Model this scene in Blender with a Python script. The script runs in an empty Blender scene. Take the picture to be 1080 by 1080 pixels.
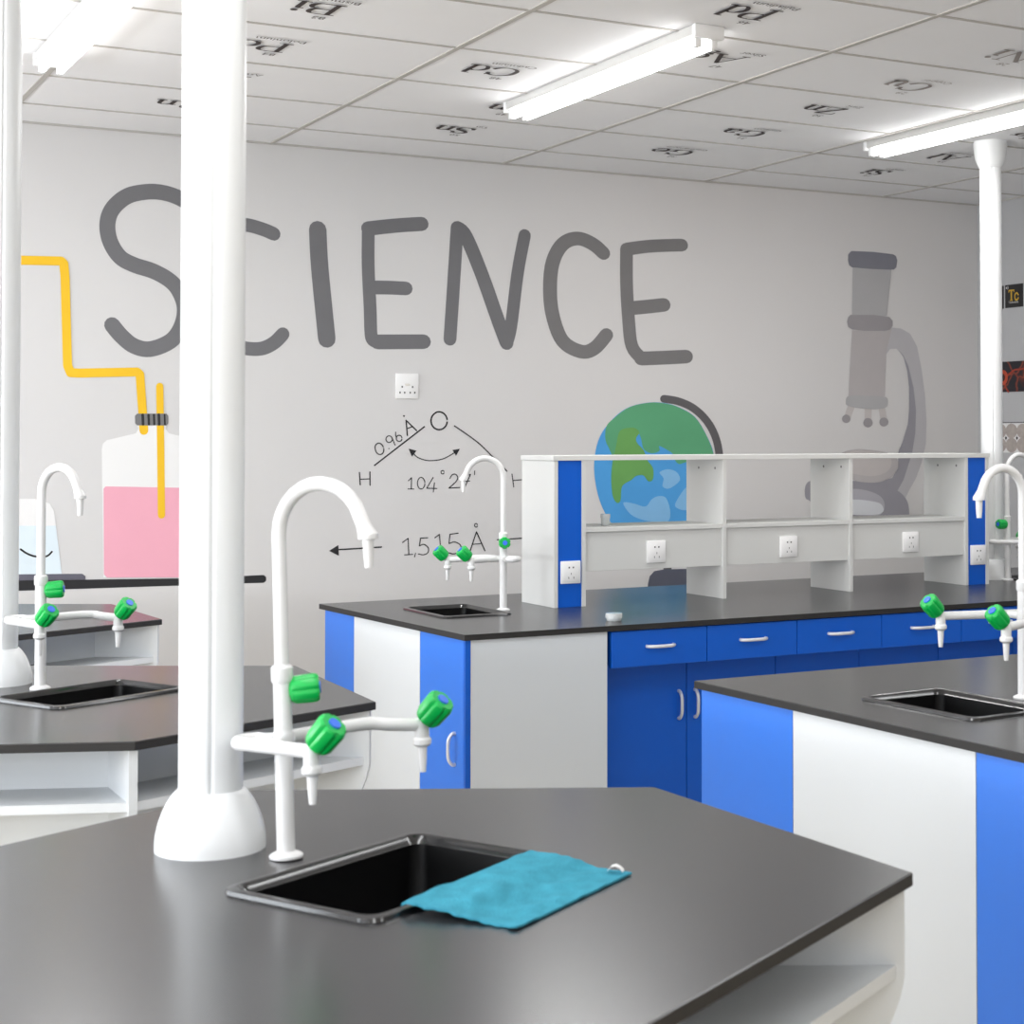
import bpy, bmesh, math, random
from math import pi, sin, cos, radians
from mathutils import Vector, Matrix
from mathutils.geometry import tessellate_polygon
random.seed(4)
COL = bpy.context.scene.collection
MURAL = {
 'S': [('s',[(2.028,2.568),(1.946,2.612),(1.872,2.632),(1.798,2.631),(1.712,2.606),(1.648,2.547),(1.624,2.479),(1.634,2.4),(1.678,2.329),(1.742,2.295),(1.83,2.27),(1.906,2.229),(1.948,2.178),(1.971,2.105),(1.956,2.022),(1.908,1.954),(1.817,1.915),(1.745,1.927),(1.69,1.969),(1.647,2.019)],0.0701,0.0713)],
 'C': [('s',[(2.388,2.474),(2.334,2.493),(2.248,2.508),(2.157,2.483),(2.089,2.403),(2.064,2.251),(2.09,2.087),(2.159,1.968),(2.243,1.933),(2.328,1.93),(2.391,1.959),(2.434,2.002)],0.0651,0.0644)],
 'I': [('s',[(2.603,2.507),(2.614,2.323),(2.65,1.985)],0.087,0.0841)],
 'E': [('s',[(3.134,2.568),(2.991,2.55),(2.857,2.528)],0.0738,0.0698),('s',[(2.857,2.528),(2.857,2.347),(2.868,2.136),(2.872,2.023),(2.882,1.987),(2.915,1.975)],0.0654,0.0623),('s',[(2.906,1.978),(3.027,1.982),(3.146,1.986)],0.0765,0.0721),('s',[(2.871,2.242),(2.957,2.245),(3.052,2.245)],0.071,0.0673)],
 'N': [('s',[(3.286,2.002),(3.3,2.202),(3.323,2.553)],0.0689,0.0639),('s',[(3.326,2.56),(3.371,2.52),(3.454,2.343),(3.546,2.111),(3.596,1.991)],0.0753,0.0693),('s',[(3.596,1.991),(3.62,2.079),(3.657,2.353),(3.696,2.545)],0.069,0.0628)],
 'C2': [('s',[(4.151,2.478),(4.088,2.522),(4.0,2.546),(3.913,2.512),(3.855,2.414),(3.84,2.275),(3.856,2.139),(3.913,2.011),(4.02,1.959),(4.098,1.978),(4.169,2.05)],0.08,0.0714)],
 'E2': [('s',[(4.628,2.547),(4.439,2.531),(4.293,2.507)],0.0785,0.0683),('s',[(4.289,2.506),(4.289,2.33),(4.301,2.137),(4.321,1.996),(4.381,1.931)],0.0772,0.0677),('s',[(4.377,1.931),(4.52,1.939),(4.655,1.948)],0.0847,0.0734),('s',[(4.313,2.195),(4.418,2.208),(4.516,2.221)],0.0839,0.0731)],
 'tube': [('r',[(1.084,2.285),(1.225,2.29),(1.424,2.296),(1.436,2.285),(1.442,2.221),(1.455,1.833),(1.468,1.801),(1.504,1.8),(1.758,1.81),(1.771,1.798),(1.779,1.692),(1.79,1.545)],0.0388,0.0402)],
 'straw': [('r',[(1.86,1.746),(1.866,1.459),(1.871,1.16)],0.0325,0.0328)],
 'clamp': [('p',[(1.759,1.621),(1.891,1.622),(1.899,1.612),(1.899,1.578),(1.892,1.568),(1.76,1.568),(1.751,1.577),(1.75,1.611)])],
 'stripe': [('l',[(1.784,1.616),(1.786,1.573)],0.0122,0.0124),('l',[(1.81,1.616),(1.812,1.573)],0.0107,0.0109),('l',[(1.834,1.617),(1.836,1.573)],0.0092,0.0093),('l',[(1.856,1.617),(1.858,1.573)],0.0123,0.0125),('l',[(1.882,1.617),(1.884,1.573)],0.0077,0.0078)],
 'flask': [('p',[(1.76,1.583),(1.766,1.552),(1.754,1.532),(1.627,1.501),(1.61,1.486),(1.605,1.46),(1.616,0.887),(2.055,0.869),(2.058,1.458),(2.052,1.485),(2.034,1.501),(1.903,1.532),(1.889,1.553),(1.893,1.584)])],
 'pink': [('p',[(1.623,1.294),(2.043,1.28),(2.053,1.272),(2.055,0.883),(2.042,0.87),(1.631,0.886),(1.618,0.901),(1.614,1.284)])],
 'ledge': [('p',[(1.095,0.893),(1.264,0.888),(1.948,0.869),(2.246,0.868),(2.347,0.869),(2.359,0.858),(2.359,0.841),(2.347,0.832),(2.247,0.834),(1.949,0.836),(1.264,0.843),(1.095,0.849)])],
 'cup': [('p',[(1.176,1.231),(1.261,1.245),(1.319,1.244),(1.384,1.222),(1.401,1.189),(1.412,1.113),(1.437,0.9),(1.179,0.911)])],
 'cupliquid': [('p',[(1.177,1.129),(1.41,1.123),(1.438,0.9),(1.179,0.911)])],
 'cupbase': [('p',[(1.123,0.916),(1.264,0.915),(1.524,0.907),(1.538,0.896),(1.538,0.881),(1.264,0.888),(1.123,0.892)])],
 'smile': [('s',[(1.263,1.024),(1.289,1.005),(1.32,0.992),(1.356,0.988),(1.378,0.993),(1.394,1.009)],0.008,0.0083)],
 'diagram': [('s',[(3.272,1.596),(3.27,1.582),(3.264,1.57),(3.254,1.56),(3.242,1.554),(3.229,1.552),(3.216,1.554),(3.204,1.56),(3.194,1.57),(3.188,1.582),(3.186,1.596),(3.188,1.609),(3.194,1.621),(3.204,1.631),(3.216,1.638),(3.229,1.64),(3.242,1.638),(3.254,1.632),(3.264,1.622),(3.27,1.61),(3.272,1.596)],0.0086,0.008),('l',[(2.893,1.378),(3.151,1.566)],0.0074,0.007),('s',[(3.311,1.571),(3.433,1.492),(3.518,1.417),(3.598,1.343)],0.0067,0.0062),('r',[(3.062,1.523),(3.055,1.597),(3.11,1.547)],0.0069,0.0065),('l',[(3.058,1.556),(3.09,1.567)],0.0059,0.0056),('p',[(3.049,1.619),(3.047,1.615),(3.044,1.614),(3.04,1.615),(3.039,1.618),(3.04,1.622),(3.044,1.623),(3.047,1.622)]),('s',[(2.939,1.463),(2.94,1.452),(2.938,1.443),(2.933,1.435),(2.925,1.431),(2.917,1.431),(2.908,1.435),(2.901,1.443),(2.897,1.453),(2.895,1.464),(2.897,1.474),(2.902,1.481),(2.91,1.485),(2.918,1.485),(2.927,1.481),(2.934,1.473),(2.939,1.463)],0.0058,0.0055),('p',[(2.97,1.459),(2.969,1.456),(2.966,1.456),(2.964,1.457),(2.963,1.459),(2.964,1.461),(2.966,1.462),(2.969,1.461)]),('s',[(2.983,1.505),(2.981,1.497),(2.975,1.491),(2.967,1.489),(2.959,1.491),(2.953,1.497),(2.951,1.505),(2.953,1.513),(2.959,1.519),(2.967,1.521),(2.975,1.519),(2.981,1.513),(2.983,1.505)],0.0054,0.0051),('s',[(2.981,1.513),(2.989,1.496),(2.998,1.476)],0.0054,0.0051),('s',[(3.001,1.539),(3.001,1.524),(3.006,1.509)],0.0054,0.0051),('s',[(3.034,1.509),(3.032,1.501),(3.027,1.496),(3.019,1.494),(3.012,1.496),(3.006,1.501),(3.004,1.509),(3.006,1.516),(3.011,1.522),(3.019,1.524),(3.027,1.522),(3.032,1.516),(3.034,1.509)],0.0054,0.0051),('s',[(3.085,1.445),(3.113,1.417),(3.154,1.402),(3.195,1.399),(3.256,1.409),(3.323,1.444)],0.0055,0.0051),('p',[(3.068,1.459),(3.11,1.448),(3.086,1.419)]),('p',[(3.341,1.457),(3.3,1.451),(3.32,1.422)]),('l',[(2.816,1.344),(2.82,1.285)],0.0062,0.006),('l',[(2.869,1.346),(2.87,1.282)],0.0063,0.006),('l',[(2.818,1.311),(2.87,1.313)],0.0053,0.005),('r',[(3.068,1.301),(3.084,1.316),(3.083,1.26)],0.005,0.0046),('l',[(3.066,1.261),(3.096,1.26)],0.005,0.0046),('s',[(3.154,1.288),(3.153,1.277),(3.148,1.268),(3.142,1.262),(3.135,1.26),(3.127,1.262),(3.121,1.268),(3.117,1.277),(3.115,1.288),(3.117,1.299),(3.121,1.308),(3.127,1.315),(3.135,1.317),(3.142,1.314),(3.148,1.308),(3.153,1.299),(3.154,1.288)],0.005,0.0047),('r',[(3.198,1.316),(3.164,1.263),(3.218,1.261)],0.005,0.0047),('l',[(3.205,1.289),(3.199,1.244)],0.005,0.0047),('s',[(3.256,1.341),(3.255,1.336),(3.251,1.333),(3.246,1.333),(3.241,1.336),(3.24,1.341),(3.241,1.346),(3.246,1.349),(3.251,1.349),(3.255,1.346),(3.256,1.341)],0.0051,0.0047),('s',[(3.287,1.31),(3.3,1.328),(3.318,1.33),(3.329,1.314),(3.319,1.293),(3.282,1.262)],0.0056,0.0052),('l',[(3.282,1.262),(3.339,1.264)],0.0056,0.0052),('r',[(3.353,1.318),(3.398,1.329),(3.365,1.26)],0.0056,0.0052),('l',[(3.358,1.292),(3.394,1.296)],0.0051,0.0047),('l',[(3.421,1.346),(3.42,1.327)],0.0052,0.0047),('l',[(3.626,1.328),(3.636,1.262)],0.0053,0.0048),('l',[(3.63,1.295),(3.698,1.3)],0.0053,0.0048),('l',[(3.696,1.335),(3.701,1.269)],0.0053,0.0048),('l',[(2.699,0.975),(2.929,0.981)],0.0072,0.0069),('p',[(2.664,0.971),(2.711,0.998),(2.714,0.946)]),('l',[(3.545,0.998),(3.755,1.004)],0.0064,0.0058),('p',[(3.799,1.006),(3.75,1.032),(3.752,0.98)]),('r',[(3.038,1.0),(3.067,1.019),(3.071,0.939)],0.0054,0.0051),('l',[(3.049,0.939),(3.091,0.94)],0.0049,0.0046),('l',[(3.106,0.945),(3.101,0.927)],0.005,0.0046),('r',[(3.17,1.019),(3.132,1.018),(3.126,0.98)],0.0055,0.0051),('s',[(3.126,0.98),(3.15,0.987),(3.173,0.969),(3.17,0.945),(3.147,0.936),(3.121,0.941)],0.0055,0.0051),('r',[(3.208,1.018),(3.232,1.034),(3.239,0.952)],0.0055,0.0052),('l',[(3.211,0.949),(3.268,0.95)],0.005,0.0047),('r',[(3.332,1.037),(3.288,1.033),(3.283,0.987)],0.0056,0.0052),('s',[(3.283,0.987),(3.314,0.994),(3.345,0.976),(3.342,0.946),(3.309,0.935),(3.283,0.941)],0.0056,0.0052),('r',[(3.397,0.947),(3.431,1.041),(3.477,0.945)],0.0062,0.0057),('l',[(3.41,0.979),(3.461,0.982)],0.0052,0.0047),('s',[(3.437,1.073),(3.435,1.068),(3.431,1.065),(3.426,1.065),(3.422,1.069),(3.42,1.074),(3.422,1.079),(3.426,1.082),(3.431,1.082),(3.435,1.079),(3.437,1.073)],0.0052,0.0047)],
 'globe': [('f',[(4.426,1.699),(4.303,1.673),(4.207,1.612),(4.129,1.517),(4.097,1.396),(4.105,1.27),(4.147,1.143),(4.231,1.03),(4.352,0.968),(4.475,0.952),(4.612,0.971),(4.725,1.044),(4.802,1.173),(4.835,1.314),(4.826,1.426),(4.79,1.511),(4.713,1.62),(4.612,1.674),(4.525,1.696)])],
 'land': [('f',[(4.426,1.698),(4.303,1.672),(4.208,1.611),(4.167,1.569),(4.162,1.501),(4.185,1.453),(4.204,1.406),(4.197,1.342),(4.196,1.279),(4.204,1.21),(4.228,1.171),(4.252,1.183),(4.262,1.257),(4.318,1.29),(4.346,1.31),(4.389,1.312),(4.419,1.281),(4.448,1.292),(4.448,1.351),(4.413,1.394),(4.391,1.445),(4.354,1.482),(4.344,1.509),(4.357,1.538),(4.374,1.511),(4.391,1.453),(4.438,1.43),(4.487,1.442),(4.485,1.468),(4.525,1.452),(4.568,1.427),(4.587,1.387),(4.612,1.371),(4.645,1.379),(4.739,1.396),(4.815,1.408),(4.824,1.426),(4.789,1.51),(4.712,1.619),(4.611,1.673),(4.525,1.694)])],
 'land2': [('f',[(4.249,1.549),(4.328,1.565),(4.364,1.541),(4.345,1.509),(4.354,1.479),(4.391,1.445),(4.413,1.394),(4.445,1.351),(4.445,1.297),(4.419,1.284),(4.389,1.314),(4.346,1.312),(4.318,1.292),(4.26,1.257),(4.25,1.187),(4.228,1.175),(4.207,1.21),(4.199,1.279),(4.202,1.342),(4.209,1.406),(4.225,1.469)])],
 'ice': [('f',[(4.267,1.17),(4.328,1.166),(4.401,1.148),(4.438,1.185),(4.481,1.202),(4.527,1.191),(4.552,1.124),(4.543,1.07),(4.487,1.063),(4.401,1.074),(4.315,1.107)]),('f',[(4.487,1.327),(4.537,1.344),(4.593,1.328),(4.612,1.284),(4.549,1.242),(4.506,1.253),(4.512,1.296)]),('f',[(4.584,1.145),(4.612,1.203),(4.662,1.251),(4.7,1.218),(4.662,1.127)])],
 'globearm': [('s',[(4.517,1.719),(4.6,1.708),(4.688,1.677),(4.764,1.623),(4.822,1.55),(4.857,1.457),(4.867,1.336),(4.841,1.205),(4.77,1.065),(4.637,0.949),(4.549,0.898),(4.537,0.802)],0.0494,0.0423)],
 'globebase': [('p',[(4.413,0.689),(4.418,0.742),(4.428,0.779),(4.456,0.805),(4.512,0.812),(4.649,0.81),(4.789,0.797),(4.84,0.763),(4.853,0.669)])],
 'eyepiece': [('p',[(5.75,2.576),(5.908,2.579),(6.048,2.573),(6.069,2.564),(6.078,2.538),(6.071,2.498),(6.053,2.485),(6.023,2.482),(5.875,2.48),(5.754,2.483),(5.734,2.494),(5.726,2.52),(5.727,2.555)])],
 'upper_tube': [('p',[(5.761,2.484),(6.036,2.484),(6.002,2.213),(5.753,2.208)])],
 'ring': [('p',[(5.742,2.211),(5.907,2.217),(6.018,2.209),(6.043,2.188),(6.043,2.157),(6.021,2.135),(5.988,2.127),(5.842,2.123),(5.753,2.128),(5.726,2.142),(5.718,2.172),(5.726,2.198)])],
 'body': [('p',[(5.753,2.125),(5.995,2.127),(6.038,2.149),(5.996,2.006),(5.985,1.75),(5.726,1.746)])],
 'arm': [('p',[(5.988,2.138),(6.038,2.149),(6.104,2.145),(6.171,2.117),(6.221,2.045),(6.254,1.913),(6.278,1.766),(6.289,1.606),(6.282,1.473),(6.252,1.368),(6.21,1.278),(6.158,1.205),(6.133,1.164),(6.102,1.186),(6.077,1.207),(6.118,1.271),(6.154,1.36),(6.18,1.425),(6.181,1.433),(6.205,1.54),(6.21,1.672),(6.191,1.805),(6.156,1.924),(6.117,1.989),(6.07,2.027),(6.024,2.023),(5.991,1.986)])],
 'arm_shade': [('p',[(6.087,2.019),(6.12,1.99),(6.156,1.931),(6.194,1.805),(6.212,1.672),(6.206,1.54),(6.184,1.433),(6.182,1.425),(6.156,1.36),(6.12,1.271),(6.074,1.205),(5.955,1.192),(5.806,1.227),(5.756,1.267),(5.915,1.253),(6.036,1.28),(6.079,1.336),(6.08,1.401),(6.093,1.466),(6.081,1.427),(6.114,1.493),(6.151,1.592),(6.16,1.672),(6.161,1.805),(6.149,1.897),(6.123,1.976)])],
 'foot': [('f',[(5.424,1.217),(5.437,1.256),(5.475,1.271),(5.61,1.269),(5.756,1.267),(5.955,1.255),(6.072,1.208),(6.133,1.161),(6.155,1.108),(6.152,1.039),(6.086,1.043),(5.756,1.032),(5.561,1.065),(5.465,1.153),(5.431,1.173)])],
 'foot_bevel': [('f',[(5.658,1.213),(5.756,1.221),(5.835,1.214),(5.925,1.189),(5.97,1.156),(5.98,1.111),(5.96,1.078),(5.915,1.068),(5.756,1.073),(5.658,1.094),(5.609,1.151)])],
 'foot_hole': [('f',[(5.648,1.158),(5.756,1.161),(5.855,1.154),(5.945,1.136),(5.972,1.103),(5.958,1.081),(5.91,1.071),(5.756,1.075),(5.658,1.098)])],
 'stage': [('f',[(5.678,1.426),(5.787,1.447),(5.916,1.438),(6.007,1.424),(6.065,1.397),(6.077,1.353),(6.047,1.3),(5.976,1.265),(5.905,1.255),(5.826,1.259),(5.756,1.271),(5.668,1.308),(5.639,1.372)])],
 'stage_top': [('f',[(5.688,1.419),(5.787,1.439),(5.916,1.43),(5.996,1.414),(6.029,1.381),(6.016,1.333),(5.956,1.301),(5.876,1.293),(5.786,1.303),(5.703,1.324),(5.669,1.38)])],
 'nosepiece': [('f',[(5.731,1.75),(5.872,1.752),(5.987,1.747),(6.006,1.717),(5.986,1.684),(5.872,1.676),(5.73,1.691),(5.707,1.714)])],
 'objective': [('l',[(5.746,1.688),(5.721,1.632)],0.0478,0.0388),('l',[(5.867,1.683),(5.864,1.607)],0.0498,0.0402),('l',[(5.963,1.684),(5.978,1.615)],0.0476,0.0382)],
 'tip': [('p',[(5.741,1.619),(5.737,1.607),(5.726,1.598),(5.711,1.595),(5.696,1.598),(5.685,1.607),(5.681,1.619),(5.685,1.631),(5.696,1.64),(5.711,1.644),(5.726,1.641),(5.737,1.632)]),('p',[(5.898,1.598),(5.893,1.584),(5.881,1.574),(5.864,1.57),(5.847,1.574),(5.834,1.584),(5.83,1.598),(5.834,1.611),(5.847,1.622),(5.864,1.625),(5.881,1.622),(5.893,1.612)]),('p',[(6.011,1.602),(6.006,1.589),(5.994,1.58),(5.978,1.576),(5.961,1.579),(5.949,1.589),(5.945,1.602),(5.949,1.615),(5.961,1.625),(5.978,1.629),(5.994,1.625),(6.006,1.616)])],
}

CAM_AXES = [[0.870772, -0.491687, -0.000454], [-0.010362, -0.019275, 0.999761], [0.491578, 0.870559, 0.021879]]
CAM_F, CAM_CX, CAM_CY = 1782.54, 680.18, 424.05

CAM_H = 1.505
CEIL = 2.904
YW = 7.793          # back wall
XR = 6.68           # right wall
XL, YR = -2.8, -2.6 # window wall, wall behind the camera
TOP = 0.85          # worktop height

# ------------------------------------------------------------------ materials
def mat(name, rgb, rough=0.5, metal=0.0, spec=0.5, emit=None, estr=1.0, noise=0.0, nscale=8.0, bump=0.0, bscale=60.0, trans=0.0, coat=0.0):
    m = bpy.data.materials.new(name); m.use_nodes = True
    nt = m.node_tree; b = nt.nodes['Principled BSDF']
    col = tuple(((c/255.0)/12.92 if c/255.0 <= 0.04045 else ((c/255.0+0.055)/1.055)**2.4) for c in rgb) + (1,)
    b.inputs['Base Color'].default_value = col
    b.inputs['Roughness'].default_value = rough
    b.inputs['Metallic'].default_value = metal
    b.inputs['Specular IOR Level'].default_value = spec
    b.inputs['Coat Weight'].default_value = coat
    if trans: b.inputs['Transmission Weight'].default_value = trans
    if emit:
        b.inputs['Emission Color'].default_value = emit + (1,)
        b.inputs['Emission Strength'].default_value = estr
    if noise or bump:
        tc = nt.nodes.new('ShaderNodeTexCoord')
    if noise:
        n = nt.nodes.new('ShaderNodeTexNoise'); n.inputs['Scale'].default_value = nscale; n.inputs['Detail'].default_value = 4
        nt.links.new(tc.outputs['Object'], n.inputs['Vector'])
        r = nt.nodes.new('ShaderNodeMapRange')
        r.inputs['To Min'].default_value = 1-noise; r.inputs['To Max'].default_value = 1+noise
        nt.links.new(n.outputs['Fac'], r.inputs['Value'])
        mx = nt.nodes.new('ShaderNodeMix'); mx.data_type = 'RGBA'; mx.blend_type = 'MULTIPLY'
        mx.inputs['Factor'].default_value = 1.0
        mx.inputs[6].default_value = col
        nt.links.new(r.outputs['Result'], mx.inputs[7]); nt.links.new(mx.outputs[2], b.inputs['Base Color'])
    if bump:
        n2 = nt.nodes.new('ShaderNodeTexNoise'); n2.inputs['Scale'].default_value = bscale; n2.inputs['Detail'].default_value = 3
        nt.links.new(tc.outputs['Object'], n2.inputs['Vector'])
        bp = nt.nodes.new('ShaderNodeBump'); bp.inputs['Strength'].default_value = bump; bp.inputs['Distance'].default_value = 0.002
        nt.links.new(n2.outputs['Fac'], bp.inputs['Height']); nt.links.new(bp.outputs['Normal'], b.inputs['Normal'])
    return m

M = dict(
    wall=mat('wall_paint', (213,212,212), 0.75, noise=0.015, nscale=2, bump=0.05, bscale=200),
    wallside=mat('side_wall_paint', (205,203,200), 0.8, noise=0.02, nscale=3),
    ceil=mat('ceiling_tile', (234,235,238), 0.9, noise=0.015, nscale=6, bump=0.08, bscale=250),
    grid=mat('ceiling_bar', (182,179,175), 0.6, noise=0.02),
    floor=mat('floor_vinyl', (198,183,158), 0.5, noise=0.06, nscale=5),
    top=mat('phenolic_resin', (42,42,44), 0.25, spec=0.9, noise=0.08, nscale=30),
    white=mat('white_laminate', (214,218,221), 0.42, noise=0.01, nscale=4),
    grey=mat('grey_laminate', (212,218,224), 0.45, noise=0.012, nscale=4),
    shelf=mat('shelf_laminate', (212,213,211), 0.45, noise=0.01, nscale=4),
    blue=mat('blue_laminate', (0,90,200), 0.34, spec=0.4, noise=0.02, nscale=3),
    edge=mat('pale_edging', (215,212,206), 0.5, noise=0.02),
    dark=mat('drain_black', (25,25,28), 0.8, noise=0.05),  # near-black of the sink drain
    plastic=mat('white_plastic', (234,236,237), 0.3, spec=0.5, noise=0.005),
    socketw=mat('socket_plastic', (242,242,242), 0.4, spec=0.4, noise=0.005),
    holes=mat('socket_holes', (78,76,78), 0.7, noise=0.05),
    tap=mat('white_epoxy_coating', (228,228,228), 0.25, spec=0.5, noise=0.005),
    green=mat('green_plastic', (0,175,75), 0.35, spec=0.5, noise=0.03),
    cap=mat('blue_cap', (50,110,225), 0.4, noise=0.03),
    sink=mat('black_polypropylene', (22,22,24), 0.16, spec=0.8, noise=0.1, nscale=20),
    basin=mat('matt_black_polypropylene', (4,4,5), 0.4, spec=0.25, noise=0.1, nscale=20),
    topedge=mat('phenolic_edge', (44,43,43), 0.55, spec=0.3, noise=0.08, nscale=30),
    steel=mat('satin_steel', (226,227,231), 0.35, metal=0.35, noise=0.02),
    cloth=mat('microfibre_cloth', (64,146,168), 0.95, spec=0.1, noise=0.30, nscale=38, bump=1.0, bscale=260),
    tag=mat('white_tag', (235,235,235), 0.6, noise=0.02),
    clear=mat('clear_acrylic', (246,250,250), 0.12, spec=0.6, noise=0.01, trans=0.55),
    glass=mat('window_glass', (255,255,255), 0.02, trans=1.0),
    frame=mat('window_frame', (235,235,235), 0.4, noise=0.01),
    tube=mat('lit_tube', (255,255,255), 0.4, emit=(1.0,0.99,0.97), estr=11.0, noise=0.005),
    batten=mat('batten_body', (205,205,203), 0.4, noise=0.01),
    ink=mat('ceiling_ink', (52,42,42), 0.7, noise=0.05),
    inkpale=mat('pale_ceiling_ink', (140,132,128), 0.7, noise=0.05),  # paler ink for the Ni and Cu symbols
    letter=mat('charcoal_mural_paint', (112,112,115), 0.8, noise=0.10, nscale=7),
    letter2=mat('soft_charcoal_mural_paint', (120,119,120), 0.8, noise=0.10, nscale=7),
    yellow=mat('yellow_mural_paint', (240,192,38), 0.8, noise=0.04, nscale=9),
    flask=mat('off_white_mural_paint', (236,236,236), 0.8, noise=0.012, nscale=5),
    pink=mat('pink_mural_paint', (238,172,190), 0.8, noise=0.03, nscale=5),
    strawdip=mat('amber_mural_paint', (240,176,60), 0.8, noise=0.03),
    black=mat('black_mural_paint', (38,38,41), 0.8, noise=0.06),
    slate=mat('slate_mural_paint', (98,97,110), 0.8, noise=0.04),
    clampgrey=mat('grey_mural_paint', (120,120,121), 0.8, noise=0.1, nscale=30),
    pale=mat('pale_blue_mural_paint', (222,235,243), 0.8, noise=0.02),
    line=mat('thin_black_mural_line', (34,34,37), 0.8, noise=0.05),
    sea=mat('sea_blue_mural_paint', (76,158,222), 0.8, noise=0.10, nscale=4),
    land=mat('sea_green_mural_paint', (90,163,120), 0.8, noise=0.10, nscale=5),
    land2=mat('leaf_green_mural_paint', (104,162,88), 0.8, noise=0.08, nscale=9),
    ice=mat('ice_blue_mural_paint', (130,186,230), 0.8, noise=0.06, nscale=12),
    arm=mat('dark_globe_mural_paint', (94,92,95), 0.8, noise=0.05),
    base=mat('slate_globe_mural_paint', (90,93,107), 0.8, noise=0.06),
    hole=mat('pale_grey_mural_paint', (216,219,224), 0.8, noise=0.02),
    blue_end=mat('blue_laminate_lit', (30,114,222), 0.42, spec=0.9, noise=0.02, nscale=3),  # same laminate as blue; the end panels' bright veil is mixed into its colour
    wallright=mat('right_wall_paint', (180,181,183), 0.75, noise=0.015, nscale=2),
    mg1=mat('eyepiece_mural_paint', (126,127,137), 0.8, noise=0.08, nscale=10),
    mg2=mat('tube_mural_paint', (176,176,178), 0.8, noise=0.05, nscale=6),
    mg3=mat('ring_mural_paint', (155,152,155), 0.8, noise=0.05, nscale=10),
    mg4=mat('body_mural_paint', (181,177,178), 0.8, noise=0.05, nscale=6),
    mg5=mat('arm_mural_paint', (186,185,189), 0.8, noise=0.05, nscale=6),
    mg6=mat('arm_shade_mural_paint', (152,151,159), 0.8, noise=0.06, nscale=6),
    mg7=mat('stage_mural_paint', (185,181,182), 0.8, noise=0.04),
    mg8=mat('stage_top_mural_paint', (196,191,190), 0.8, noise=0.04),
    mg9=mat('foot_bevel_mural_paint', (178,177,185), 0.8, noise=0.04),
    pblack=mat('poster_black', (34,33,35), 0.5, noise=0.05),
    pwhite=mat('poster_white', (225,225,225), 0.5, noise=0.02),
    pyel=mat('poster_yellow', (205,165,45), 0.5, noise=0.04),
)

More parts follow.
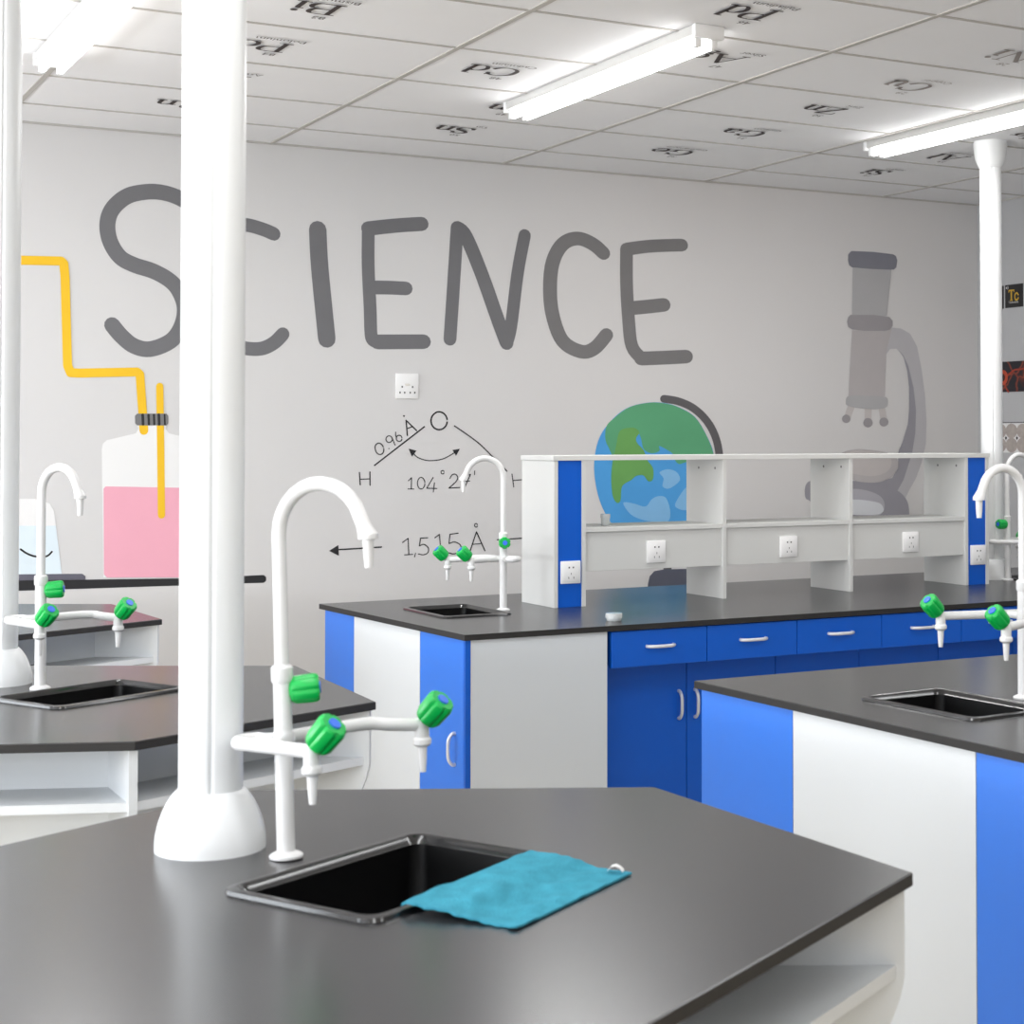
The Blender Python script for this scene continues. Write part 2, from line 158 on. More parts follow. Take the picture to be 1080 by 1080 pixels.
# ------------------------------------------------------------------ mesh helpers
class MB:
    """collects faces; build() links them as ONE mesh object"""
    def __init__(s): s.v = []; s.f = []
    def add(s, vs, fs):
        o = len(s.v); s.v += [tuple(p) for p in vs]; s.f += [tuple(i+o for i in f) for f in fs]; return s
    def box(s, x0, x1, y0, y1, z0, z1, ch=0.0):
        if ch <= 0:
            return s.add([(x0,y0,z0),(x1,y0,z0),(x1,y1,z0),(x0,y1,z0),(x0,y0,z1),(x1,y0,z1),(x1,y1,z1),(x0,y1,z1)],
                  [(0,3,2,1),(4,5,6,7),(0,1,5,4),(1,2,6,5),(2,3,7,6),(3,0,4,7)])
        bm = bmesh.new(); bmesh.ops.create_cube(bm, size=1)
        for v in bm.verts: v.co = ((x0+x1)/2+v.co.x*(x1-x0), (y0+y1)/2+v.co.y*(y1-y0), (z0+z1)/2+v.co.z*(z1-z0))
        bmesh.ops.bevel(bm, geom=list(bm.edges), offset=ch, segments=2, affect='EDGES', profile=0.5)
        bm.verts.index_update()
        s.add([v.co[:] for v in bm.verts], [[v.index for v in f.verts] for f in bm.faces]); bm.free(); return s
    def prism(s, poly, z0, z1, hole=None, ch=0.0):
        """vertical prism on a plan polygon, optional hole, chamfered top edge"""
        poly = [tuple(p) for p in poly]
        if area(poly) < 0: poly = poly[::-1]
        rings = [(poly, z0)]
        if ch: rings += [(poly, z1-ch), (inset(poly, ch), z1)]
        else: rings += [(poly, z1)]
        n = len(poly); vs = []; fs = []
        for pl, z in rings: vs += [(p[0], p[1], z) for p in pl]
        for k in range(len(rings)-1):
            for i in range(n):
                j = (i+1) % n; fs.append((k*n+i, k*n+j, (k+1)*n+j, (k+1)*n+i))
        hs = []
        if hole:
            hs = [tuple(p) for p in hole]
            if area(hs) > 0: hs = hs[::-1]
        tl = [Vector((p[0],p[1],0)) for p in rings[-1][0]]
        tris = tessellate_polygon([tl] + ([[Vector((p[0],p[1],0)) for p in hs]] if hs else []))
        base = len(vs); m = len(hs)
        vs += [(p[0],p[1],z1) for p in hs] + [(p[0],p[1],z0) for p in hs]
        def idx(i, top):
            if i < n: return (len(rings)-1)*n+i if top else i
            return base+(i-n)+(0 if top else m)
        for t in tris:
            a = [idx(i, True) for i in t]; p = [Vector(vs[i]) for i in a]
            if (p[1]-p[0]).cross(p[2]-p[0]).z < 0: a = a[::-1]
            fs.append(tuple(a))
            fs.append(tuple(idx(i, False) for i in (t if (p[1]-p[0]).cross(p[2]-p[0]).z < 0 else t[::-1])))
        for i in range(m):
            j = (i+1) % m; fs.append((base+m+i, base+m+j, base+j, base+i))
        return s.add(vs, fs)
    def tube(s, pts, r, n=16, cap=True):
        """round tube along points; r a number or one per point"""
        pts = [Vector(p) for p in pts]; rs = r if isinstance(r, (list,tuple)) else [r]*len(pts)
        vs = []; fs = []; up = None
        for i, p in enumerate(pts):
            t = (pts[min(i+1,len(pts)-1)]-pts[max(i-1,0)]).normalized()
            if up is None:
                up = Vector((0,0,1)) if abs(t.z) < .9 else Vector((1,0,0))
            a = (up - t*up.dot(t)).normalized(); up = a; b = t.cross(a)
            for k in range(n):
                th = 2*pi*k/n; q = p + a*cos(th)*rs[i] + b*sin(th)*rs[i]; vs.append(q[:])
        for i in range(len(pts)-1):
            for k in range(n):
                l = (k+1) % n; fs.append((i*n+k, i*n+l, (i+1)*n+l, (i+1)*n+k))
        if cap:
            fs.append(tuple(range(n))[::-1]); o = (len(pts)-1)*n; fs.append(tuple(range(o, o+n)))
        return s.add(vs, fs)
    def lathe(s, prof, n=40, mod=None, mtx=None):
        """prof: [(r, z)] bottom to top; mod(theta) scales the radius"""
        vs = []; fs = []
        for r, z in prof:
            for k in range(n):
                th = 2*pi*k/n; q = Vector((r*cos(th)*(mod(th,z) if mod else 1), r*sin(th)*(mod(th,z) if mod else 1), z))
                vs.append((mtx @ q if mtx else q)[:])
        for i in range(len(prof)-1):
            for k in range(n):
                l = (k+1) % n; fs.append((i*n+k, i*n+l, (i+1)*n+l, (i+1)*n+k))
        fs.append(tuple(range(n))[::-1]); o = (len(prof)-1)*n; fs.append(tuple(range(o, o+n)))
        return s.add(vs, fs)
    def flat(s, loops, to3, t=0.0):
        """filled flat polygons (list of 2D loops), to3 maps (u,v)->xyz; extruded along to3(.,.,t)"""
        for lp in loops:
            tris = tessellate_polygon([[Vector((p[0],p[1],0)) for p in lp]])
            n = len(lp); vs = [to3(p[0],p[1],t) for p in lp] + [to3(p[0],p[1],0) for p in lp]; fs = []
            for tr in tris:
                a = [lp[i] for i in tr]
                ar = (a[1][0]-a[0][0])*(a[2][1]-a[0][1])-(a[1][1]-a[0][1])*(a[2][0]-a[0][0])
                fs.append(tuple(tr) if ar > 0 else tuple(tr[::-1]))
            if t:
                sg = area(lp) > 0
                for i in range(n):
                    j = (i+1) % n; fs.append((i, n+i, n+j, j) if sg else (j, n+j, n+i, i))
            s.add(vs, fs)
        return s
    def build(s, name, m, parent=None, loc=(0,0,0), smooth=35, rot=(0,0,0)):
        me = bpy.data.meshes.new(name); me.from_pydata(s.v, [], s.f); me.validate(); me.update()
        me.materials.append(m)
        if smooth:
            me.polygons.foreach_set('use_smooth', [True]*len(me.polygons)); me.set_sharp_from_angle(angle=radians(smooth))
        o = bpy.data.objects.new(name, me); COL.objects.link(o)
        o.location = loc; o.rotation_euler = rot
        if parent: o.parent = parent
        return o
def area(p): return sum(p[i][0]*p[(i+1)%len(p)][1]-p[(i+1)%len(p)][0]*p[i][1] for i in range(len(p)))/2
def inset(p, d):
    n = len(p); out = []
    for i in range(n):
        a, b, c = Vector(p[i-1][:2]), Vector(p[i][:2]), Vector(p[(i+1)%n][:2])
        u, v = (b-a).normalized(), (c-b).normalized()
        n1, n2 = Vector((-u.y,u.x)), Vector((-v.y,v.x)); k = 1+n1.dot(n2)
        q = b+(n1+n2)*(d/max(k,.2)); out.append((q.x,q.y))
    return out
def rrect(w, d, r, n=6):
    out = []
    for cx, cy, a0 in ((w/2-r,d/2-r,0),(-w/2+r,d/2-r,pi/2),(-w/2+r,-d/2+r,pi),(w/2-r,-d/2+r,1.5*pi)):
        for k in range(n+1):
            a = a0+pi/2*k/n; out.append((cx+r*cos(a), cy+r*sin(a)))
    return out
def catmull(p, closed=False, n=6):
    out = []; L = len(p)
    g = (lambda i: p[i % L]) if closed else (lambda i: p[min(max(i,0),L-1)])
    for i in range(L if closed else L-1):
        p0, p1, p2, p3 = g(i-1), g(i), g(i+1), g(i+2)
        for k in range(n):
            t = k/n
            out.append(tuple(.5*((2*b)+(c-a)*t+(2*a-5*b+4*c-d)*t*t+(3*b-a-3*c+d)*t**3) for a,b,c,d in zip(p0,p1,p2,p3)))
    if not closed: out.append(tuple(p[-1]))
    return out
def ribbon(pts, hw, asp=1.0, capn=6):
    """closed outline of a painted stroke with round ends; asp = pen width/height"""
    P = [Vector((x/asp, y)) for x, y in pts]; P = [p for i,p in enumerate(P) if i == 0 or (p-P[i-1]).length > 1e-5]
    L = []; R = []
    for i in range(len(P)):
        t = (P[min(i+1,len(P)-1)]-P[max(i-1,0)])
        if t.length < 1e-9: t = P[i]-P[i-1]
        t.normalize(); nn = Vector((-t.y,t.x)); h = hw(i/(len(P)-1), t) if callable(hw) else hw
        L.append(P[i]+nn*h); R.append(P[i]-nn*h)
    out = list(L)
    def capit(c, frm):
        r = frm-c; a0 = math.atan2(r.y, r.x)
        return [c+Vector((cos(a0-pi*k/capn), sin(a0-pi*k/capn)))*r.length for k in range(1,capn)]
    if capn: out += capit(P[-1], L[-1])
    out += R[::-1]
    if capn: out += capit(P[0], R[0])
    return [(p.x*asp, p.y) for p in out]

# ------------------------------------------------------------------ scene bookkeeping
def tag(o, label, cat, group=None, kind=None):
    if label: o['label'] = label
    if cat: o['category'] = cat
    if group: o['group'] = group
    if kind: o['kind'] = kind
    return o
def thing(name, label, cat, loc=(0,0,0), rz=0.0, group=None):
    o = bpy.data.objects.new(name, None); COL.objects.link(o); o.empty_display_size = .05
    o.location = loc; o.rotation_euler = (0,0,rz)
    return tag(o, label, cat, group)
def struct(o): o['kind'] = 'structure'; return o
def plabel(o, t): o['label'] = t; return o
def dup(root, loc, rz, label, group=None):
    def cp(o, parent):
        c = o.copy(); COL.objects.link(c)
        if parent: c.parent = parent
        for ch in o.children: cp(ch, c)
        return c
    r = cp(root, None); r.location = loc; r.rotation_euler = (0,0,rz); r['label'] = label
    if group: r['group'] = group
    return r

# ------------------------------------------------------------------ room shell
struct(MB().box(XL-.2, XR+.2, YR-.2, YW+.2, -.1, 0).build('floor', M['floor']))
struct(MB().box(XL-.2, XR+.2, YR-.2, YW+.2, CEIL, CEIL+.1).build('ceiling', M['ceil']))
struct(MB().box(XL-.2, XR+.2, YW, YW+.2, 0, CEIL).build('wall_back', M['wall']))
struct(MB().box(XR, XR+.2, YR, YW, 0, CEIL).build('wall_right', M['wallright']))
struct(MB().box(XL-.2, XR+.2, YR-.2, YR, 0, CEIL).build('wall_rear', M['wallside']))
# window wall on the left with four openings
WIN = [(-1.9,.1),(.6,2.6),(3.1,5.1),(5.6,7.4)]; WZ0, WZ1 = .95, 2.55
wl = MB(); wl.box(XL-.2, XL, YR, YW, 0, WZ0); wl.box(XL-.2, XL, YR, YW, WZ1, CEIL)
ys = [YR]+[v for w_ in WIN for v in w_]+[YW]
for k in range(0, len(ys), 2): wl.box(XL-.2, XL, ys[k], ys[k+1], WZ0, WZ1)
struct(wl.build('wall_left', M['wallside']))
for k, (a, b) in enumerate(WIN):
    f = MB(); t = .06
    f.box(XL-.14, XL-.06, a, a+t, WZ0, WZ1); f.box(XL-.14, XL-.06, b-t, b, WZ0, WZ1)
    f.box(XL-.14, XL-.06, a+t, b-t, WZ0, WZ0+t); f.box(XL-.14, XL-.06, a+t, b-t, WZ1-t, WZ1)
    f.box(XL-.13, XL-.07, (a+b)/2-.03, (a+b)/2+.03, WZ0+t, WZ1-t)
    fo = struct(f.build('window_%d' % (k+1), M['frame']))
    MB().box(XL-.105, XL-.095, a+t, b-t, WZ0+t, WZ1-t).build('pane', M['glass'], fo)
# ceiling bars: 1.2 x 0.6 m lay-in grid
g = MB(); GX0, GY0, bw = 1.173, 7.359, .011
for k in range(-3, 6):
    x = GX0+1.2*k
    if XL < x < XR: g.box(x-bw, x+bw, YR, YW, CEIL-.004, CEIL)
for k in range(0, 18):
    y = GY0-.6*k
    if y > YR: g.box(XL, XR, y-.007, y+.007, CEIL-.0035, CEIL)
g.box(XL, XR, YW-.012, YW, CEIL-.008, CEIL); g.box(XR-.012, XR, YR, YW, CEIL-.008, CEIL)
struct(g.build('trim_1', M['grid'], smooth=0))
bb = MB(); bb.box(XL, XR, YW-.012, YW, 0, .09); struct(bb.build('baseboard_back', M['edge']))
bb = MB(); bb.box(XR-.012, XR, YR, YW-.012, 0, .09); struct(bb.build('baseboard_right', M['edge']))

# ------------------------------------------------------------------ printed ceiling symbols
T, N_, t_ = 'T', 'n', 't'
def ring_(cx, cy, rx, ry): return [(cx+rx*cos(a*pi/8), cy+ry*sin(a*pi/8)) for a in range(17)]
GL = {
 'A': ([(t_,[(0.02,0),(.36,1)]),(T,[(.36,.98),(.74,0)]),(t_,[(.12,.33),(.58,.33)]),(t_,[(-.08,0),(.14,0)]),(t_,[(.56,0),(.88,0)])], .86),
 'B': ([(T,[(.16,0),(.16,1)]),(t_,[(0,0),(.4,0)]),(t_,[(0,1),(.4,1)]),(N_,[(.36,1),(.52,.97),(.6,.86),(.6,.68),(.52,.55),(.34,.52)]),(t_,[(.16,.52),(.4,.52)]),(N_,[(.36,.52),(.58,.47),(.68,.34),(.67,.16),(.56,.03),(.36,0)])], .76),
 'P': ([(T,[(.16,0),(.16,1)]),(t_,[(0,0),(.34,0)]),(t_,[(0,1),(.4,1)]),(N_,[(.36,1),(.54,.96),(.63,.84),(.63,.64),(.54,.51),(.36,.47)]),(t_,[(.16,.47),(.4,.47)])], .7),
 'R': ([(T,[(.16,0),(.16,1)]),(t_,[(0,0),(.34,0)]),(t_,[(0,1),(.4,1)]),(N_,[(.36,1),(.54,.96),(.62,.84),(.62,.66),(.54,.54),(.36,.5)]),(t_,[(.16,.5),(.4,.5)]),(T,[(.38,.5),(.68,0)]),(t_,[(.6,0),(.82,0)])], .82),
 'C': ([(N_,[(.7,.74),(.62,.92),(.44,1),(.24,.94),(.1,.76),(.07,.5),(.1,.24),(.24,.06),(.44,0),(.62,.08),(.73,.27)]),(t_,[(.71,.98),(.71,.72)])], .82),
 'G': ([(N_,[(.7,.74),(.62,.92),(.44,1),(.24,.94),(.1,.76),(.07,.5),(.1,.24),(.24,.06),(.44,0),(.6,.05),(.68,.12)]),(t_,[(.71,.98),(.71,.72)]),(T,[(.68,.38),(.68,.06)]),(t_,[(.52,.38),(.84,.38)])], .88),
 'I': ([(T,[(.18,0),(.18,1)]),(t_,[(0,0),(.36,0)]),(t_,[(0,1),(.36,1)])], .42),
 'S': ([(N_,[(.52,.76),(.45,.93),(.3,1),(.14,.94),(.08,.78)]),(T,[(.1,.8),(.16,.64),(.32,.52),(.48,.4),(.53,.24)]),(N_,[(.53,.24),(.48,.06),(.32,0),(.14,.05),(.05,.26)]),(t_,[(.52,.98),(.52,.74)]),(t_,[(.05,.28),(.05,.02)])], .62),
 'N': ([(t_,[(.1,0),(.1,1)]),(T,[(.1,.96),(.7,.04)]),(t_,[(.7,0),(.7,1)]),(t_,[(0,0),(.22,0)]),(t_,[(-.04,1),(.14,1)]),(t_,[(.58,1),(.82,1)])], .88),
 'Z': ([(t_,[(.05,.98),(.62,.98)]),(T,[(.58,.96),(.1,.04)]),(t_,[(.06,.02),(.64,.02)]),(t_,[(.05,1),(.05,.76)]),(t_,[(.64,0),(.64,.24)])], .72),
 'M': ([(t_,[(.1,0),(.1,1)]),(T,[(.12,.97),(.46,.06)]),(t_,[(.46,.06),(.8,1)]),(T,[(.82,0),(.82,1)]),(t_,[(0,0),(.22,0)]),(t_,[(0,1),(.14,1)]),(t_,[(.68,0),(.98,0)]),(t_,[(.8,1),(.96,1)])], 1.02),
 'a': ([(N_,[(.08,.52),(.18,.64),(.3,.64),(.4,.54),(.42,.4),(.42,.12),(.48,.02),(.58,.05)]),(N_,[(.42,.38),(.2,.32),(.08,.17),(.16,.02),(.3,.02),(.42,.14)])], .62),
 'd': ([(T,[(.46,0),(.46,1)]),(t_,[(.32,1),(.46,1)]),(N_,[(.46,.54),(.32,.65),(.16,.58),(.07,.33),(.16,.06),(.32,0),(.46,.12)]),(t_,[(.46,0),(.62,0)])], .66),
 'e': ([(t_,[(.08,.36),(.5,.36)]),(N_,[(.5,.36),(.45,.58),(.3,.66),(.14,.56),(.07,.33),(.14,.08),(.32,0),(.5,.14)])], .58),
 'g': ([(N_,ring_(.26,.43,.18,.21)),(N_,[(.2,.22),(.1,.12),(.2,.04),(.44,-.02),(.5,-.15),(.28,-.27),(.07,-.19),(.14,-.04)]),(t_,[(.4,.58),(.58,.63)])], .6),
 'i': ([(T,[(.16,0),(.16,.64)]),(t_,[(.02,.63),(.16,.64)]),(t_,[(0,0),(.32,0)]),('o',[(.16,.88)])], .36),
 'l': ([(T,[(.16,0),(.16,1)]),(t_,[(.02,.99),(.16,1)]),(t_,[(0,0),(.32,0)])], .36),
 'n': ([(T,[(.14,0),(.14,.62)]),(N_,[(.14,.5),(.26,.64),(.4,.63),(.47,.5),(.48,.3),(.48,0)]),(t_,[(0,0),(.28,0)]),(t_,[(.36,0),(.62,0)]),(t_,[(.0,.63),(.14,.64)])], .66),
 'o': ([(N_,ring_(.3,.33,.23,.32))], .62),
 't': ([(T,[(.17,.88),(.17,.16),(.24,.02),(.36,.05)]),(t_,[(.02,.64),(.34,.64)])], .4),
 'u': ([(T,[(.14,.64),(.14,.2),(.2,.04),(.34,.02),(.46,.16)]),(T,[(.46,.64),(.46,0)]),(t_,[(0,.64),(.14,.64)]),(t_,[(.34,.64),(.46,.64)]),(t_,[(.46,0),(.6,0)])], .66),
}
def serif(text, h):
    """outlines of a word set in a high-contrast serif, centred on x"""
    loops = []; x = 0; tot = sum(GL[c][1] for c in text)
    for ch in text:
        st, adv = GL[ch]
        for kind, pts in st:
            P = [((p[0]+x-tot/2)*h*1.12, (p[1]-.5)*h) for p in pts]
            if kind == 'o':
                loops.append([(P[0][0]+.09*h*cos(a*pi/6), P[0][1]+.09*h*sin(a*pi/6)) for a in range(12)]); continue
            if kind == 'T': hw = .066*h
            elif kind == 't': hw = .02*h
            else: hw = (lambda u, t: h*(.02+.048*abs(t.y)**1.6))
            Q = catmull(P, n=4) if len(P) > 2 else P
            loops.append(ribbon(Q, hw, capn=0))
        x += adv
    return loops
def text_mesh(body, size, align='CENTER'):
    cu = bpy.data.curves.new('tmp', 'FONT'); cu.body = body; cu.size = size; cu.align_x = align; cu.align_y = 'CENTER'; cu.resolution_u = 2
    ob = bpy.data.objects.new('tmp', cu); COL.objects.link(ob)
    dg = bpy.context.evaluated_depsgraph_get(); me = bpy.data.meshes.new_from_object(ob.evaluated_get(dg))
    bpy.data.objects.remove(ob); bpy.data.curves.remove(cu); return me
def text_obj(name, body, size, m, parent, loc, align='CENTER', rot=(0,0,0)):
    me = text_mesh(body, size, align); me.name = name; me.materials.clear(); me.materials.append(m)
    o = bpy.data.objects.new(name, me); COL.objects.link(o); o.location = loc; o.rotation_euler = rot; o.parent = parent
    return o
ELEMENTS = [('Bi','83','bismuth',1.745,5.259,1),('Po','84','polonium',1.745,5.859,1),('At','85','astatine',1.76,6.459,1),('Rn','86','radon',1.76,7.059,1),
 ('Cd','48','cadmium',2.62,5.83,1),('In','49','indium',2.97,6.48,1),('Sn','50','tin',2.973,7.03,1),('Pd','46','palladium',2.99,4.625,1),('Ag','47','silver',3.24,5.235,1),
 ('Ni','28','nickel',4.173,4.68,0),('Cu','29','copper',4.16,5.28,0),('Zn','30','zinc',4.155,5.84,1),('Ga','31','gallium',4.15,6.46,1),('Ge','32','germanium',4.13,7.059,1),
 ('Mg','12','magnesium',5.373,5.88,1),('Al','13','aluminium',5.40,6.53,1),('Si','14','silicon',5.375,7.075,1)]
for sy, num, nm, x, y, dk in ELEMENTS:
    ink = M['ink'] if dk else M['inkpale']
    r = thing('element_print', 'upside-down serif letters %s printed on a ceiling tile, number %s below' % (sy, num), 'ceiling print', (x, y, CEIL-.0045), 0, 'element symbols on the ceiling tiles')
    r.rotation_euler = (0, pi, 0)
    lp = serif(sy, .135); left = min(p[0] for l in lp for p in l)
    MB().flat(lp, lambda u,v,t: (u,v,t), .0008).build('symbol', ink, r, smooth=0)
    text_obj('atomic_number', num, .05, ink, r, (left+.035, .115, .0008))
    text_obj('element_name', nm.capitalize(), .048, ink, r, (left-.03, -.118, .0008), 'LEFT')

# ------------------------------------------------------------------ fluorescent battens
def make_light(label, x, y0, y1):
    r = thing('fluorescent_light', label, 'light', (x, (y0+y1)/2, CEIL), 0, 'twin tube ceiling battens')
    L = (y1-y0)/2
    MB().box(-.055, .055, -L, L, -.036, 0, .004).build('batten_body', M['batten'], r)
    for e in (-1, 1):
        c = MB(); c.box(-.058, .058, e*L-.012, e*L+.012, -.046, 0, .003)
        c.build('end_cap', M['plastic'], r)
    for sx in (-.032, .032):
        MB().tube([(sx,-L+.035,-.060),(sx,L-.035,-.060)], .0135, 14).build('tube', M['tube'], r)
        for e in (-1, 1):
            h = MB(); h.box(sx-.012, sx+.012, e*(L-.022)-.013, e*(L-.022)+.013, -.074, -.034, .004)
            h.build('lamp_holder', M['plastic'], r)
    return r
make_light('twin tube light batten on the ceiling between the printed Cd and Ag tiles', 2.985, 4.85, 6.37)
make_light('bright twin tube light batten at the left above the painted S', 1.125, 4.87, 6.39)
make_light('twin tube light batten at the right above the thin white column', 4.85, 4.87, 6.385)

# ------------------------------------------------------------------ wall mural
def mural(name, keys, parent, layer, m, label=None):
    """one painted shape; layers sit fractions of a millimetre proud of the plaster"""
    y = -.0012-.0006*layer; loops = []
    for k in keys:
        for it in MURAL[k]:
            if it[0] in 'fp': loops.append(catmull(it[1], True, 5) if it[0] == 'f' else it[1])
            else:
                pts = catmull(it[1], False, 5) if it[0] == 's' else it[1]
                if it[0] == 'r':      # straight runs with rounded joints
                    for a, b in zip(pts, pts[1:]): loops.append(ribbon([a,b], it[3]/2, it[2]/it[3]))
                else: loops.append(ribbon(pts, it[3]/2, it[2]/it[3], 6))
    mb = MB()
    for i, lp in enumerate(loops): mb.flat([lp], lambda u,v,t: (u,y-i*.00003 if len(loops) < 12 else y-i*.000008,v), 0)
    o = mb.build(name, m, parent, (0,0,0), smooth=0)
    bm = bmesh.new(); bm.from_mesh(o.data)
    for f in bm.faces:
        if f.normal.y > 0: f.normal_flip()
    bm.to_mesh(o.data); bm.free()
    if label: o['label'] = label
    return o
def mural_thing(name, label): return thing(name, label, 'wall painting', (0,YW,0), 0)
r = mural_thing('lettering_picture', 'large charcoal hand-painted word SCIENCE across the grey back wall')
for k in ('S','C','I','E','N'): plabel(mural('painted_letter', [k], r, 0, M['letter']), 'charcoal painted letter '+k)
plabel(mural('painted_letter', ['C2'], r, 0, M['letter2']), 'paler painted letter C near the end')
plabel(mural('painted_letter', ['E2'], r, 0, M['letter2']), 'paler painted letter E at the end')
r = mural_thing('flask_picture', 'painted flask of pink liquid with bent yellow tube on the back wall')
mural('flask_glass', ['flask'], r, 1, M['flask']); mural('pink_liquid', ['pink'], r, 2, M['pink'])
mural('bent_tube', ['tube'], r, 3, M['yellow']); mural('straw', ['straw'], r, 4, M['yellow'])
c = mural('clamp', ['clamp'], r, 5, M['clampgrey']); mural('clamp_stripe', ['stripe'], c, 6, M['black'])
r = mural_thing('cup_picture', 'painted pale blue beaker with a curved smile line beside the left column')
mural('cup_glass', ['cup'], r, 1, M['flask']); mural('cup_liquid', ['cupliquid'], r, 2, M['pale']); mural('smile_line', ['smile'], r, 3, M['black'])
mural('cup_base', ['cupbase'], r, 4, M['slate'])
tag(mural('ledge_picture', ['ledge'], None, 0, M['black']), 'thick black painted line under the pink flask', 'wall painting').location = (0,YW,0)
tag(mural('molecule_picture', ['diagram'], None, 0, M['line']), 'thin black painted water molecule diagram with bond angle and arrows', 'wall painting').location = (0,YW,0)
r = mural_thing('globe_picture', 'painted blue and green globe seen through the white shelf unit')
mural('globe_stand', ['globearm'], r, 0, M['arm']); mural('globe_foot', ['globebase'], r, 1, M['base']); mural('globe_sea', ['globe'], r, 2, M['sea'])
mural('globe_land', ['land'], r, 3, M['land']); mural('globe_forest', ['land2'], r, 4, M['land2']); mural('globe_ice', ['ice'], r, 5, M['ice'])
r = mural_thing('microscope_picture', 'tall grey painted microscope at the right end of the back wall')
mural('microscope_arm', ['arm'], r, 1, M['mg5']); mural('arm_shade', ['arm_shade'], r, 2, M['mg6']); mural('microscope_body', ['body'], r, 3, M['mg4'])
mural('upper_tube', ['upper_tube'], r, 3, M['mg2']); mural('ring', ['ring'], r, 4, M['mg3']); mural('eyepiece', ['eyepiece'], r, 4, M['mg1'])
for it in MURAL['objective']:
    MURAL['one'] = [it]; ob_ = mural('objective', ['one'], r, 2, M['mg8'])
mural('objective_tip', ['tip'], r, 3, M['mg3']); mural('nosepiece', ['nosepiece'], r, 5, M['mg2'])
mural('microscope_foot', ['foot'], r, 3, M['mg6']); mural('foot_bevel', ['foot_bevel'], r, 4, M['mg9']); mural('foot_opening', ['foot_hole'], r, 5, M['hole'])
mural('stage', ['stage'], r, 6, M['mg7']); mural('stage_top', ['stage_top'], r, 7, M['mg8'])

# ------------------------------------------------------------------ sockets
def socket_plate(label, loc, w, h, kind, group, cat='socket'):
    """plate in the XZ plane facing -Y"""
    r = thing('power_socket', label, cat, loc, 0, group)
    MB().box(-w/2, w/2, -.010, 0, -h/2, h/2, .003).build('plate', M['socketw'], r)
    d = MB()
    if kind == 'wall':
        for cx, cz in ((-.027,-.004),(.027,-.004),(-.0385,-.032),(-.0145,-.032),(.0145,-.032),(.0385,-.032)):
            d.box(cx-.0035, cx+.0035, -.0106, -.009, cz-.0045, cz+.0045)
        MB().box(-.012, .012, -.013, -.009, .002, .012, .001).build('switch', M['edge'], r)
    else:
        for cx in (-.009, .009): d.box(cx-.0035, cx+.0035, -.0106, -.009, .017, .023)
        for cx, cz in ((-.011,-.021),(.011,-.021)): d.box(cx-.0018, cx+.0018, -.0106, -.009, cz-.005, cz+.005)
        d.box(-.0018, .0018, -.0106, -.009, -.008, 0)
        MB().box(-.036, .036, -.0115, -.009, -.036, .036, .0015).build('socket_face', M['socketw'], r)
        d = MB()
        for cx in (-.009, .009): d.box(cx-.003, cx+.003, -.0122, -.011, .016, .022)
        for cx, cz in ((-.011,-.021),(.011,-.021)): d.box(cx-.0012, cx+.0012, -.0119, -.011, cz-.004, cz+.004)
        d.box(-.0012, .0012, -.0119, -.011, -.009, -.002)
    d.build('pin_holes', M['holes'], r, smooth=0)
    return r
socket_plate('white double socket on the grey wall above the molecule diagram', (3.058, YW, 1.765), .118, .124, 'wall', 'wall sockets')

# ------------------------------------------------------------------ posters on the right wall
def poster(name, label, y0, y1, z0, z1, cat='poster'):
    r = thing(name, label, cat, (XR, y1, z0), 0)
    return r, (y1-y0), (z1-z0)
def onright(r): r.rotation_euler = (0,0,-pi/2); return r     # local +x runs towards the camera, local -y faces the room
r, w_, h_ = poster('element_picture_card', 'black element card with yellow letters Tc on the right wall', 7.39, 7.545, 2.268, 2.402); onright(r)
MB().box(0, .15, -.004, 0, 0, .134).build('card', M['pblack'], r)
MB().flat([[(p[0]*.9+.072, p[1]+.07) for p in l] for l in
   [ribbon([(-.045,.03),(.005,.03)],.004,capn=0), ribbon([(-.02,.03),(-.02,-.028)],.0065,capn=0), ribbon([(-.033,-.028),(-.007,-.028)],.003,capn=0), ribbon([(-.045,.032),(-.045,.018)],.003,capn=0), ribbon([(.005,.032),(.005,.018)],.003,capn=0),
    ribbon(catmull([(.045,.0),(.032,.012),(.016,.004),(.013,-.012),(.02,-.026),(.034,-.028),(.046,-.018)],n=4),.0045)]], lambda u,v,t: (u,-.0045,v)).build('symbol', M['pyel'], r, smooth=0)
text_obj('atomic_number', '43', .024, M['pwhite'], r, (.018,-.0046,.116), rot=(pi/2,0,0))
text_obj('element_name', 'Technetium', .017, M['pwhite'], r, (.072,-.0046,.030), rot=(pi/2,0,0))
r, w_, h_ = poster('element_picture_card', 'black card edge beside the Tc card on the right wall', 7.56, 7.71, 2.266, 2.40); onright(r)
MB().box(0, .15, -.004, 0, 0, .134).build('card', M['pblack'], r)
text_obj('symbol', 'Mo', .06, M['pyel'], r, (.06,-.0046,.07), rot=(pi/2,0,0))
